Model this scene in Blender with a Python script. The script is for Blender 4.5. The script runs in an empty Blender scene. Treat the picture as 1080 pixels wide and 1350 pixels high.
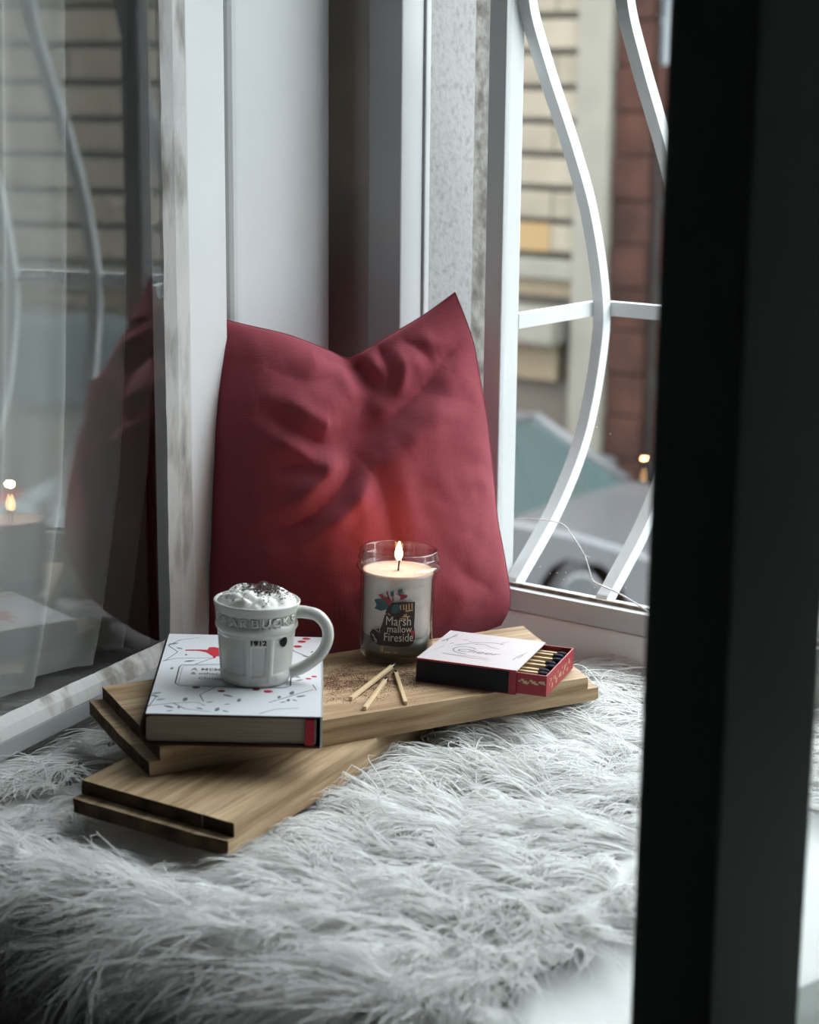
import bpy, bmesh, math, random
import numpy as np
from mathutils import Matrix, Vector, noise as mnoise

random.seed(7)
rng = np.random.default_rng(11)
SC = bpy.context.scene
COL = SC.collection
R = math.radians

# ------------------------------------------------------------------ camera
cam_d = bpy.data.cameras.new('camera')
cam = bpy.data.objects.new('camera', cam_d)
COL.objects.link(cam)
cam_d.sensor_fit = 'HORIZONTAL'
cam_d.sensor_width = 36.0
cam_d.lens = 2500.0 / 1080.0 * 36.0
cam_d.clip_start = 0.02
cam_d.clip_end = 200
cam.matrix_world = Matrix(((0.80043, -0.13936, 0.58300, 0.99492),
                           (0.59935, 0.17031, -0.78216, -1.31510),
                           (0.00970, 0.97549, 0.21985, 0.56245),
                           (0, 0, 0, 1)))
cam_d.dof.use_dof = True
cam_d.dof.focus_distance = 1.68
cam_d.dof.aperture_fstop = 8.5
SC.camera = cam

# ------------------------------------------------------------------ sky and exposure
world = bpy.data.worlds.new('overcast_sky')
SC.world = world
world.use_nodes = True
bg = world.node_tree.nodes['Background']
bg.inputs['Color'].default_value = (0.89, 0.96, 1.0, 1)
bg.inputs['Strength'].default_value = 11.0
SC.view_settings.view_transform = 'Standard'
SC.view_settings.look = 'None'
SC.view_settings.gamma = 1.0
SC.view_settings.use_curve_mapping = False
SC.view_settings.exposure = 0.0
SC.cycles.use_denoising = True
SC.cycles.max_bounces = 10
SC.cycles.diffuse_bounces = 10
SC.cycles.transparent_max_bounces = 24
SC.cycles.caustics_reflective = False
SC.cycles.caustics_refractive = False
SC.cycles.sample_clamp_indirect = 6.0
# a sampling portal in the window opening: gives no light itself, only guides sky sampling
pd = bpy.data.lights.new('window_portal', 'AREA')
pd.shape = 'RECTANGLE'; pd.size = 1.22; pd.size_y = 1.66
pd.cycles.is_portal = True
po = bpy.data.objects.new('window_portal', pd)
COL.objects.link(po)
po.location = (0.31, 0.47, 0.78)
po.rotation_euler = (R(-90), 0, 0)


# ------------------------------------------------------------------ helpers
def finish(o, label=None, cat=None, group=None, kind=None):
    if label: o['label'] = label
    if cat: o['category'] = cat
    if group: o['group'] = group
    if kind: o['kind'] = kind
    return o


def empty(name, loc=(0, 0, 0), rotz=0.0, mat=None, **kw):
    o = bpy.data.objects.new(name, None)
    o.empty_display_size = 0.05
    COL.objects.link(o)
    o.matrix_world = mat if mat is not None else Matrix.Translation(loc) @ Matrix.Rotation(rotz, 4, 'Z')
    return finish(o, **kw)


def link(name, me, mat=None, parent=None, local=False, **kw):
    o = bpy.data.objects.new(name, me)
    COL.objects.link(o)
    if mat is not None and len(me.materials) == 0:
        me.materials.append(mat)
    if parent is not None:
        o.parent = parent
        if not local:      # geometry given in world coordinates
            m = Matrix.Identity(4); q = parent; chain = []
            while q is not None:
                chain.append(q); q = q.parent
            for c in reversed(chain):
                m = m @ c.matrix_parent_inverse @ c.matrix_basis
            o.matrix_parent_inverse = m.inverted()
    return finish(o, **kw)


def mesh(name, verts, faces, smooth=False):
    me = bpy.data.meshes.new(name)
    me.from_pydata([tuple(v) for v in verts], [], faces)
    me.validate()
    if smooth:
        me.polygons.foreach_set('use_smooth', [True] * len(me.polygons))
    me.update()
    return me


def bm_mesh(name, bm, smooth=False):
    bmesh.ops.recalc_face_normals(bm, faces=bm.faces)
    me = bpy.data.meshes.new(name)
    bm.to_mesh(me); bm.free()
    if smooth:
        me.polygons.foreach_set('use_smooth', [True] * len(me.polygons))
    return me


def add_box(bm, x0, x1, y0, y1, z0, z1, bev=0.0, seg=2):
    vs = [bm.verts.new((x, y, z)) for x in (x0, x1) for y in (y0, y1) for z in (z0, z1)]
    fs = [(0, 1, 3, 2), (4, 6, 7, 5), (0, 4, 5, 1), (2, 3, 7, 6), (0, 2, 6, 4), (1, 5, 7, 3)]
    faces = [bm.faces.new([vs[i] for i in f]) for f in fs]
    if bev > 0:
        es = list({e for f in faces for e in f.edges})
        bmesh.ops.bevel(bm, geom=es, offset=bev, segments=seg, affect='EDGES', profile=0.6)


def box(name, x0, x1, y0, y1, z0, z1, mat, parent=None, bev=0.0, seg=2, **kw):
    bm = bmesh.new()
    add_box(bm, x0, x1, y0, y1, z0, z1, bev, seg)
    return link(name, bm_mesh(name, bm), mat, parent, **kw)


def prism(name, poly, z0, z1, mat, parent=None, bev=0.0, seg=2, fn=None, **kw):
    """vertical prism over a polygon; fn maps (x, y, z) to its final place"""
    bm = bmesh.new()
    lo = [bm.verts.new((x, y, z0)) for x, y in poly]
    hi = [bm.verts.new((x, y, z1)) for x, y in poly]
    n = len(poly)
    bm.faces.new(list(reversed(lo))); bm.faces.new(hi)
    for i in range(n):
        j = (i + 1) % n
        bm.faces.new((lo[i], lo[j], hi[j], hi[i]))
    if bev > 0:
        bmesh.ops.bevel(bm, geom=list(bm.edges), offset=bev, segments=seg, affect='EDGES')
    if fn:
        for v in bm.verts:
            v.co = fn(*v.co)
    return link(name, bm_mesh(name, bm), mat, parent, **kw)


def lathe_data(prof, n=64, close=False):
    V, F = [], []
    m = len(prof)
    for k in range(n):
        a = 2 * math.pi * k / n
        for r, z in prof:
            V.append((r * math.cos(a), r * math.sin(a), z))
    for k in range(n):
        kk = (k + 1) % n
        for i in range(m if close else m - 1):
            j = (i + 1) % m
            F.append((k * m + i, kk * m + i, kk * m + j, k * m + j))
    return V, F


def lathe(name, prof, mat, parent=None, n=64, close=False, local=True, **kw):
    V, F = lathe_data(prof, n, close)
    me = mesh(name, V, F, True)
    bm = bmesh.new(); bm.from_mesh(me)
    bmesh.ops.remove_doubles(bm, verts=bm.verts, dist=1e-7)
    bmesh.ops.recalc_face_normals(bm, faces=bm.faces)
    bm.to_mesh(me); bm.free()
    return link(name, me, mat, parent, local, **kw)


def catmull(pts, sub=8):
    P = [Vector(p) for p in pts]
    out = []
    for i in range(len(P) - 1):
        p0 = P[max(i - 1, 0)]; p1 = P[i]; p2 = P[i + 1]; p3 = P[min(i + 2, len(P) - 1)]
        for k in range(sub):
            t = k / sub
            out.append(0.5 * ((2 * p1) + (p2 - p0) * t + (2 * p0 - 5 * p1 + 4 * p2 - p3) * t * t + (3 * p1 - p0 - 3 * p2 + p3) * t ** 3))
    out.append(P[-1])
    return out


def tube_data(path, rad, n=8):
    path = [Vector(p) for p in path]
    V, F = [], []
    up = Vector((0, 0, 1))
    prev = None
    for i, p in enumerate(path):
        t = (path[min(i + 1, len(path) - 1)] - path[max(i - 1, 0)]).normalized()
        if prev is None:
            a = up if abs(t.dot(up)) < 0.9 else Vector((1, 0, 0))
            s = t.cross(a).normalized()
        else:
            s = (prev - t * prev.dot(t)).normalized()
        prev = s
        b = t.cross(s)
        r = rad[i] if isinstance(rad, (list, tuple)) else rad
        for k in range(n):
            a = 2 * math.pi * k / n
            V.append(p + s * (r * math.cos(a)) + b * (r * math.sin(a)))
    for i in range(len(path) - 1):
        for k in range(n):
            kk = (k + 1) % n
            F.append((i * n + k, i * n + kk, (i + 1) * n + kk, (i + 1) * n + k))
    F.append(tuple(range(n - 1, -1, -1)))
    F.append(tuple((len(path) - 1) * n + k for k in range(n)))
    return V, F


def tube(name, path, rad, mat, parent=None, n=8, **kw):
    V, F = tube_data(path, rad, n)
    return link(name, mesh(name, V, F, True), mat, parent, **kw)


def sweep_rect(path, wx, wn):
    """rectangular bar along a path in the YZ plane (x constant)"""
    V, F = [], []
    P = [Vector(p) for p in path]
    for i, p in enumerate(P):
        t = (P[min(i + 1, len(P) - 1)] - P[max(i - 1, 0)]).normalized()
        nrm = Vector((0, -t.z, t.y))
        for sx, sn in ((-1, -1), (1, -1), (1, 1), (-1, 1)):
            V.append(p + Vector((sx * wx / 2, 0, 0)) + nrm * (sn * wn / 2))
    for i in range(len(P) - 1):
        for k in range(4):
            kk = (k + 1) % 4
            F.append((i * 4 + k, i * 4 + kk, (i + 1) * 4 + kk, (i + 1) * 4 + k))
    F.append((3, 2, 1, 0)); m = (len(P) - 1) * 4
    F.append((m, m + 1, m + 2, m + 3))
    return V, F


def text_mesh(body, size, name='lettering', shear=0.0, align='CENTER', bold=0.0):
    cu = bpy.data.curves.new(name, 'FONT')
    cu.body = body; cu.size = size; cu.shear = shear; cu.offset = bold
    cu.align_x = align; cu.align_y = 'CENTER'
    cu.resolution_u = 3
    o = bpy.data.objects.new(name, cu)
    COL.objects.link(o)
    dg = bpy.context.evaluated_depsgraph_get()
    me = bpy.data.meshes.new_from_object(o.evaluated_get(dg))
    bpy.data.objects.remove(o); bpy.data.curves.remove(cu)
    me.materials.clear()
    me.name = name
    return me


# ------------------------------------------------------------------ materials
def mat_new(name):
    m = bpy.data.materials.new(name); m.use_nodes = True
    nt = m.node_tree
    return m, nt, nt.nodes['Principled BSDF']


def plain(name, col, rough=0.6, spec=0.4, var=0.0, scale=40.0, bump=0.0, bscale=200.0, metal=0.0, sub=0.0, coords='Object', stretch=(1, 1, 1)):
    m, nt, b = mat_new(name)
    N = nt.nodes; Lk = nt.links
    b.inputs['Base Color'].default_value = (*col, 1)
    b.inputs['Roughness'].default_value = rough
    b.inputs['Specular IOR Level'].default_value = spec
    b.inputs['Metallic'].default_value = metal
    if sub:
        b.inputs['Subsurface Weight'].default_value = sub
        b.inputs['Subsurface Radius'].default_value = (0.01, 0.008, 0.006)
        b.inputs['Subsurface Scale'].default_value = 0.5
    if var or bump:
        tc = N.new('ShaderNodeTexCoord'); mp = N.new('ShaderNodeMapping')
        mp.inputs['Scale'].default_value = stretch
        Lk.new(tc.outputs[coords], mp.inputs['Vector'])
    if var:
        nz = N.new('ShaderNodeTexNoise'); nz.inputs['Scale'].default_value = scale; nz.inputs['Detail'].default_value = 6
        Lk.new(mp.outputs[0], nz.inputs['Vector'])
        rp = N.new('ShaderNodeValToRGB')
        rp.color_ramp.elements[0].position = 0.3; rp.color_ramp.elements[1].position = 0.7
        rp.color_ramp.elements[0].color = (*[c * (1 - var) for c in col], 1)
        rp.color_ramp.elements[1].color = (*[min(1, c * (1 + var)) for c in col], 1)
        Lk.new(nz.outputs['Fac'], rp.inputs[0]); Lk.new(rp.outputs[0], b.inputs['Base Color'])
    if bump:
        n2 = N.new('ShaderNodeTexNoise'); n2.inputs['Scale'].default_value = bscale; n2.inputs['Detail'].default_value = 5
        Lk.new(mp.outputs[0], n2.inputs['Vector'])
        bp = N.new('ShaderNodeBump'); bp.inputs['Strength'].default_value = bump; bp.inputs['Distance'].default_value = 0.002
        Lk.new(n2.outputs['Fac'], bp.inputs['Height']); Lk.new(bp.outputs[0], b.inputs['Normal'])
    return m


def two_tone(name, ca, cb, scale=30.0, lo=0.45, hi=0.6, rough=0.7, spec=0.15, bump=0.3, bscale=None, stretch=(1, 1, 1), detail=8.0):
    m, nt, b = mat_new(name)
    N = nt.nodes; Lk = nt.links
    tc = N.new('ShaderNodeTexCoord'); mp = N.new('ShaderNodeMapping'); mp.inputs['Scale'].default_value = stretch
    Lk.new(tc.outputs['Object'], mp.inputs['Vector'])
    nz = N.new('ShaderNodeTexNoise'); nz.inputs['Scale'].default_value = scale; nz.inputs['Detail'].default_value = detail
    Lk.new(mp.outputs[0], nz.inputs['Vector'])
    rp = N.new('ShaderNodeValToRGB')
    rp.color_ramp.elements[0].position = lo; rp.color_ramp.elements[1].position = hi
    rp.color_ramp.elements[0].color = (*ca, 1); rp.color_ramp.elements[1].color = (*cb, 1)
    Lk.new(nz.outputs['Fac'], rp.inputs[0]); Lk.new(rp.outputs[0], b.inputs['Base Color'])
    b.inputs['Roughness'].default_value = rough
    b.inputs['Specular IOR Level'].default_value = spec
    if bump:
        src = nz.outputs['Fac']
        if bscale:
            n2 = N.new('ShaderNodeTexNoise'); n2.inputs['Scale'].default_value = bscale; n2.inputs['Detail'].default_value = 6
            Lk.new(mp.outputs[0], n2.inputs['Vector']); src = n2.outputs['Fac']
        bp = N.new('ShaderNodeBump'); bp.inputs['Strength'].default_value = bump; bp.inputs['Distance'].default_value = 0.003
        Lk.new(src, bp.inputs['Height']); Lk.new(bp.outputs[0], b.inputs['Normal'])
    return m


def thin_glass(name, ior=1.5, tint=(1, 1, 1), rough=0.0, dirt=0.0, edge=None):
    """pane: Fresnel reflection over straight transmission, the same for every ray"""
    m = bpy.data.materials.new(name); m.use_nodes = True
    nt = m.node_tree; N = nt.nodes; Lk = nt.links
    N.clear()
    out = N.new('ShaderNodeOutputMaterial')
    tr = N.new('ShaderNodeBsdfTransparent'); tr.inputs[0].default_value = (*tint, 1)
    gl = N.new('ShaderNodeBsdfGlossy'); gl.inputs['Roughness'].default_value = rough
    fr = N.new('ShaderNodeFresnel'); fr.inputs['IOR'].default_value = ior
    geo = N.new('ShaderNodeNewGeometry')
    # Fresnel node inverts the ior on back faces: undo, so both faces reflect alike
    mx0 = N.new('ShaderNodeMix'); mx0.data_type = 'FLOAT'
    mx0.inputs[2].default_value = ior; mx0.inputs[3].default_value = 1.0 / ior
    Lk.new(geo.outputs['Backfacing'], mx0.inputs[0]); Lk.new(mx0.outputs[0], fr.inputs['IOR'])
    mx = N.new('ShaderNodeMixShader')
    Lk.new(fr.outputs[0], mx.inputs[0]); Lk.new(tr.outputs[0], mx.inputs[1]); Lk.new(gl.outputs[0], mx.inputs[2])
    last = mx
    if edge:          # edge-on glass tinted darker, painted in place of the rim's refraction
        lw = N.new('ShaderNodeLayerWeight'); lw.inputs['Blend'].default_value = 0.5
        pw = N.new('ShaderNodeMath'); pw.operation = 'POWER'; pw.inputs[1].default_value = 3.0
        cm = N.new('ShaderNodeMix'); cm.data_type = 'RGBA'
        cm.inputs[6].default_value = (*tint, 1); cm.inputs[7].default_value = (*edge, 1)
        Lk.new(lw.outputs['Facing'], pw.inputs[0]); Lk.new(pw.outputs[0], cm.inputs[0]); Lk.new(cm.outputs[2], tr.inputs[0])
    if dirt:
        df = N.new('ShaderNodeBsdfDiffuse'); df.inputs[0].default_value = (0.8, 0.8, 0.8, 1)
        m2 = N.new('ShaderNodeMixShader'); m2.inputs[0].default_value = dirt
        Lk.new(mx.outputs[0], m2.inputs[1]); Lk.new(df.outputs[0], m2.inputs[2]); last = m2
    Lk.new(last.outputs[0], out.inputs[0])
    return m


def wood(name, ca, cb, cc, scale=1.0, axis=(1, 0, 0)):
    m, nt, b = mat_new(name)
    N = nt.nodes; Lk = nt.links
    tc = N.new('ShaderNodeTexCoord'); mp = N.new('ShaderNodeMapping')
    mp.inputs['Rotation'].default_value = axis
    Lk.new(tc.outputs['Object'], mp.inputs['Vector'])
    m2 = N.new('ShaderNodeMapping'); m2.inputs['Scale'].default_value = (7 * scale, 130 * scale, 130 * scale)
    Lk.new(mp.outputs[0], m2.inputs['Vector'])
    nz = N.new('ShaderNodeTexNoise'); nz.inputs['Scale'].default_value = 1.0; nz.inputs['Detail'].default_value = 8; nz.inputs['Roughness'].default_value = 0.6
    Lk.new(m2.outputs[0], nz.inputs['Vector'])
    m3 = N.new('ShaderNodeMapping'); m3.inputs['Scale'].default_value = (5, 14, 14)
    Lk.new(mp.outputs[0], m3.inputs['Vector'])
    n3 = N.new('ShaderNodeTexNoise'); n3.inputs['Scale'].default_value = 1.0; n3.inputs['Detail'].default_value = 4
    Lk.new(m3.outputs[0], n3.inputs['Vector'])
    rp = N.new('ShaderNodeValToRGB')
    e = rp.color_ramp.elements
    e[0].position = 0.36; e[0].color = (*ca, 1); e[1].position = 0.62; e[1].color = (*cb, 1)
    Lk.new(nz.outputs['Fac'], rp.inputs[0])
    r3 = N.new('ShaderNodeValToRGB')
    r3.color_ramp.elements[0].position = 0.35; r3.color_ramp.elements[0].color = (*cc, 1)
    r3.color_ramp.elements[1].position = 0.6; r3.color_ramp.elements[1].color = (1, 1, 1, 1)
    Lk.new(n3.outputs['Fac'], r3.inputs[0])
    mx = N.new('ShaderNodeMix'); mx.data_type = 'RGBA'; mx.blend_type = 'MULTIPLY'; mx.inputs[0].default_value = 0.8
    Lk.new(rp.outputs[0], mx.inputs[6]); Lk.new(r3.outputs[0], mx.inputs[7])
    Lk.new(mx.outputs[2], b.inputs['Base Color'])
    b.inputs['Roughness'].default_value = 0.62
    b.inputs['Specular IOR Level'].default_value = 0.3
    bp = N.new('ShaderNodeBump'); bp.inputs['Strength'].default_value = 0.25; bp.inputs['Distance'].default_value = 0.001
    Lk.new(nz.outputs['Fac'], bp.inputs['Height']); Lk.new(bp.outputs[0], b.inputs['Normal'])
    return m


def emit(name, col, strength):
    m = bpy.data.materials.new(name); m.use_nodes = True
    nt = m.node_tree; nt.nodes.clear()
    o = nt.nodes.new('ShaderNodeOutputMaterial'); e = nt.nodes.new('ShaderNodeEmission')
    e.inputs[0].default_value = (*col, 1); e.inputs[1].default_value = strength
    nt.links.new(e.outputs[0], o.inputs[0])
    return m


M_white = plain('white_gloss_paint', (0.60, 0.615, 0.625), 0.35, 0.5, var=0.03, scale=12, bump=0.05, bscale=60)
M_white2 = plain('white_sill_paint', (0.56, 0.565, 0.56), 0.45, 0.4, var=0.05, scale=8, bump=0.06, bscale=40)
M_upst = plain('lightened_white_paint', (0.84, 0.83, 0.81), 0.5, 0.3, var=0.03, scale=10)  # sill white split off and lightened to make up for weak bounce light
M_iron = plain('white_iron_paint', (0.57, 0.585, 0.59), 0.4, 0.5, bump=0.08, bscale=150)
M_peel = two_tone('peeling_paint', (0.25, 0.235, 0.21), (0.56, 0.56, 0.545), scale=38, lo=0.34, hi=0.50, rough=0.7, bump=0.6, stretch=(1, 1, 0.25))
M_groove = two_tone('bare_brown_timber', (0.16, 0.13, 0.10), (0.33, 0.29, 0.24), scale=20, lo=0.35, hi=0.65, stretch=(6, 6, 0.5))
M_stone = two_tone('pale_render', (0.17, 0.167, 0.158), (0.235, 0.235, 0.232), scale=140, lo=0.28, hi=0.5, rough=0.9, bump=0.35, bscale=220)
M_stone_d = two_tone('dark_render', (0.075, 0.07, 0.062), (0.20, 0.19, 0.175), scale=60, lo=0.35, hi=0.7, rough=0.95, bump=0.6, bscale=160)  # darker, blotchy render for the strip set back from the pale one
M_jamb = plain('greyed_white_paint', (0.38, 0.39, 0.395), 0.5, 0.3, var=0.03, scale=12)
M_recess = plain('grey_brown_timber', (0.58, 0.55, 0.50), 0.8, 0.2, var=0.1, scale=15)
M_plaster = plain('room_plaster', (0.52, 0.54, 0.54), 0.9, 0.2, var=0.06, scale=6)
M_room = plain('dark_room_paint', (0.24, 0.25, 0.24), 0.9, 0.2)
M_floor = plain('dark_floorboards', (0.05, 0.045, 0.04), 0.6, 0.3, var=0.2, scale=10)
M_shaded = plain('shade_toned_casement_paint', (0.15, 0.18, 0.155), 0.45, 0.25, bump=0.05, bscale=50)  # white casement paint with the room's shade put into its colour
M_pane = thin_glass('window_glass', 1.75, (0.97, 0.98, 0.975))
M_pane_o = thin_glass('outer_window_glass', 1.34, (0.98, 0.985, 0.98))
M_jar = thin_glass('jar_glass', 1.6, (0.985, 0.985, 0.98), edge=(0.50, 0.47, 0.43))

# ------------------------------------------------------------------ the room
RX0, RX1, RY0, RZ0, RZ1 = -1.7, 2.6, -3.2, -0.8, 2.0
OX0, OX1, OZ0, OZ1 = -0.31, 0.92, -0.06, 1.64     # rough opening
WT = 0.45                                         # wall thickness (y 0 .. 0.45)
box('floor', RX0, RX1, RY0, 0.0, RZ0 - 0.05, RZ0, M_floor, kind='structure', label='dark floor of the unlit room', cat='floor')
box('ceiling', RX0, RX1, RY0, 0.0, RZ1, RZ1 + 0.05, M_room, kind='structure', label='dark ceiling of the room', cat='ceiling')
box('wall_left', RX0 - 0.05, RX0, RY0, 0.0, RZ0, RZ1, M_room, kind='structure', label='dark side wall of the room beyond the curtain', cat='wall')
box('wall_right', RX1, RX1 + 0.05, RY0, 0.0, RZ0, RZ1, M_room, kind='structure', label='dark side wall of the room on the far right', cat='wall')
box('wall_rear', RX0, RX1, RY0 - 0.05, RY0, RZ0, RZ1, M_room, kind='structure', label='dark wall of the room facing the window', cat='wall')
bm = bmesh.new()
add_box(bm, RX0, OX0, 0.0, WT, RZ0, RZ1)
add_box(bm, OX1, RX1, 0.0, WT, RZ0, RZ1)
add_box(bm, OX0, OX1, 0.0, WT, RZ0, OZ0)
add_box(bm, OX0, OX1, 0.0, WT, OZ1, RZ1)
link('wall_back', bm_mesh('wall_back', bm), M_plaster, kind='structure', label='thick plastered wall around the window opening', cat='wall')

# deep inner sill that the rug lies on
sill = empty('trim_1', (0.3, -0.2, 0), kind='structure', label='deep white painted window seat under the fur rug', cat='window seat')
box('seat_board', -0.75, 1.45, -0.445, 0.2135, -0.03, 0.0, M_white2, sill, bev=0.004)
box('front_panel', -0.75, 1.45, -0.425, -0.405, RZ0, -0.03, M_room, sill)
box('upstand', -0.16, 0.92, 0.2135, 0.245, -0.06, 0.050, M_upst, sill, bev=0.003)

# left reveal, from the room outwards
reveal = empty('trim_2', (-0.25, 0.1, 0), kind='structure', label='white panelled window reveal behind the red cushion', cat='window reveal')
box('jamb', -0.31, -0.245, 0.0, 0.022, 0.0, 1.6, M_groove, reveal)
box('reveal_panel', -0.30, -0.220, 0.0265, 0.182, 0.0, 1.6, M_white, reveal, bev=0.016, seg=6)
box('reveal_back', -0.312, -0.300, 0.0, 0.25, 0.0, 1.6, M_recess, reveal)
sof = empty('added_bounce_boards', (0.5, 0.2, 1.62), kind='structure', label='unseen white soffit and far jamb bouncing daylight into the window opening', cat='window reveal')  # unseen white boards, added to bounce daylight onto seat and cushion
box('added_bounce_soffit', -0.31, 0.92, 0.0, 0.40, 1.61, 1.64, M_white, sof)
box('added_bounce_reveal', 0.89, 0.92, 0.0, 0.40, -0.06, 1.61, M_white, sof)
fr = empty('trim_3', (-0.2, 0.22, 0), kind='structure', label='white outer window jamb between reveal panel and rendered wall', cat='window jamb')
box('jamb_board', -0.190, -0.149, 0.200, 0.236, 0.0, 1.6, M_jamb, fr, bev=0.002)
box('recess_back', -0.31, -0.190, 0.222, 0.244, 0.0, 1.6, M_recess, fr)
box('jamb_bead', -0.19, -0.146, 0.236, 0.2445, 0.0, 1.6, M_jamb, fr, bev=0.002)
st = empty('wall_outer', (-0.2, 0.33, 0), kind='structure', label='rough pale rendered wall edge beside the iron grille', cat='wall')
box('render', -0.31, -0.152, 0.2455, 0.330, -0.03, 1.6, M_stone, st, bev=0.002)
box('dark_render_strip', -0.31, -0.162, 0.330, 0.375, -0.03, 1.6, M_stone_d, st, bev=0.004)

# ------------------------------------------------------------------ outer glazed frame (window_1)
w1 = empty('window_1', (0.3, 0.25, 0.045),  kind='structure', label='white outer window frame with a cracked glass pane', cat='window')
FX0, FX1 = -0.070, 0.875
box('post', FX0, -0.050, 0.235, 0.266, 0.0445, 1.56, M_iron, w1, bev=0.0015)
box('post', FX1 - 0.02, FX1, 0.235, 0.266, 0.0445, 1.56, M_iron, w1, bev=0.0015)
box('bottom_rail', -0.050, FX1 - 0.02, 0.235, 0.266, 0.0445, 0.066, M_iron, w1, bev=0.0015)
box('top_rail', -0.050, FX1 - 0.02, 0.235, 0.266, 1.54, 1.56, M_iron, w1, bev=0.0015)
box('glazing_bead', -0.050, FX1 - 0.02, 0.2445, 0.2475, 0.066, 0.0695, M_groove, w1)
pane = box('pane', -0.049, FX1 - 0.021, 0.2395, 0.2425, 0.066, 1.54, M_pane_o, w1)
M_crack = plain('crack_edge', (0.85, 0.87, 0.86), 0.3, 0.6)
ck = catmull([(-0.032, .2385, .137), (-0.005, .2385, .1405), (0.024, .2385, .140), (.037, .2385, .129), (.049, .2385, .115), (.056, .2385, .101), (.061, .2385, .089), (.072, .2385, .0855), (.091, .2385, .081), (.112, .2385, .0735), (.129, .2385, .0665)], 5)
tube('crack', ck, [0.0005 + 0.0004 * (i / len(ck)) for i in range(len(ck))], M_crack, pane, 6)
tube('crack', [(0.0495, .2385, .1145), (0.053, .2385, .1125), (.057, .2385, .1115)], 0.0003, M_crack, pane, 5)
for (sx, sz) in ((.0, .093), (.012, .088), (.02, .09), (.03, .092), (.034, .086), (.063, .0825), (.098, .088), (.075, .235), (.06, .24), (.028, .0845)):
    me = mesh('dust_speck', *lathe_data([(0, -.0006), (.0006, 0), (0, .0006)], 5))
    o = link('dust_speck', me, M_crack, pane)
    me.transform(Matrix.Translation((sx, .2388, sz)))

# ------------------------------------------------------------------ belly grille
gr = empty('window_grille', (0.3, 0.26, 0.066), label='white iron window grille with bars bulging outwards over the street', cat='grille')
prof = [(.2575, .0480), (.2575, .0640), (.270, .075), (.333, .13), (.382, .196), (.408, .274), (.412, .339), (.384, .427), (.344, .498), (.290, .579), (.2585, .638), (.2575, .70), (.2575, 1.1), (.2575, 1.53)]
zs = catmull([(0, y, z) for y, z in prof], 6)
V, F = sweep_rect(zs, 0.0125, 0.014)
bar_me = mesh('bar', V, F)
for k in range(9):
    b_ = link('bar', bar_me, M_iron, gr, local=True)
    b_.location = Vector((-0.0435 + 0.1065 * k, 0, 0)) - gr.location
band = [(-0.0535, .267), (-0.0535, .408), (-0.047, .4215), (-0.038, .4245), (0.820, .4245), (0.832, .4215), (0.8385, .408), (0.8385, .267)]
bm = bmesh.new()
ring = []
for i, (x, y) in enumerate(band):
    p = Vector((x, y)); a = Vector(band[max(i - 1, 0)]); c = Vector(band[min(i + 1, len(band) - 1)])
    t = (c - a).normalized(); nn = Vector((-t.y, t.x)) * 0.0035
    ring.append([bm.verts.new((*(p + nn), .322)), bm.verts.new((*(p - nn), .322)), bm.verts.new((*(p - nn), .337)), bm.verts.new((*(p + nn), .337))])
for i in range(len(ring) - 1):
    for k in range(4):
        bm.faces.new((ring[i][k], ring[i][(k + 1) % 4], ring[i + 1][(k + 1) % 4], ring[i + 1][k]))
bm.faces.new(ring[0]); bm.faces.new(list(reversed(ring[-1])))
link('cross_band', bm_mesh('cross_band', bm), M_iron, gr)

for o_ in (w1, gr):
    o_.matrix_world = Matrix.Translation((0.0133, -0.020, 0.006)) @ o_.matrix_world

# ------------------------------------------------------------------ left open casement (window_2), local x along the sash, y towards the cushion
w2 = empty('window_2', (-0.216, 0, 0), R(-78.8), kind='structure', label='open white casement with reflecting glass on the left', cat='window')
CW, CZ0, CZ1 = 0.54, 0.024, 1.5
L_ = dict(local=True)
box('hinge_stile', -0.006, 0.060, -0.030, 0.010, CZ0, CZ1, M_white, w2, bev=0.0015, **L_)
box('free_stile', CW - 0.06, CW, -0.030, 0.010, CZ0, CZ1, M_white, w2, bev=0.0015, **L_)
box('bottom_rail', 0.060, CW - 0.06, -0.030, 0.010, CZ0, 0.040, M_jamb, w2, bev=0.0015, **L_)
box('top_rail', 0.060, CW - 0.06, -0.030, 0.010, CZ1 - 0.05, CZ1, M_white, w2, bev=0.0015, **L_)


def putty(name, p0, p1, inner, outer_axis, rough=1.0):
    """chipped putty fillet with a triangular section from p0 to p1"""
    n = 90
    V, F = [], []
    P0, P1 = Vector(p0), Vector(p1)
    for i in range(n + 1):
        t = i / n
        c = P0.lerp(P1, t)
        j = mnoise.noise(Vector((t * 37, 1.3, 0))) * 0.0022 + mnoise.noise(Vector((t * 110, 4.3, 0))) * 0.0012
        j *= rough
        w = inner + j
        V.append(c); V.append(c + Vector((0, -0.011, 0))); V.append(c + Vector(outer_axis) * w + Vector((0, -0.0095, 0))); V.append(c + Vector(outer_axis) * (w * 0.55) + Vector((0, -0.0035 + j * 0.6, 0)))
    for i in range(n):
        for k in range(4):
            kk = (k + 1) % 4
            F.append((i * 4 + k, i * 4 + kk, i * 4 + 4 + kk, i * 4 + 4 + k))
    return link(name, mesh(name, V, F), M_peel, w2, True)


putty('putty', (0.060, 0.010, 0.04), (0.060, 0.010, CZ1 - .05), 0.027, (1, 0, 0))
putty('putty', (0.060, 0.010, 0.0402), (CW - 0.06, 0.010, 0.0402), 0.017, (0, 0, 1), 0.25)
box('pane', 0.055, CW - 0.055, -0.0015, 0.0005, 0.036, CZ1 - 0.045, M_pane, w2, **L_)

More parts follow.
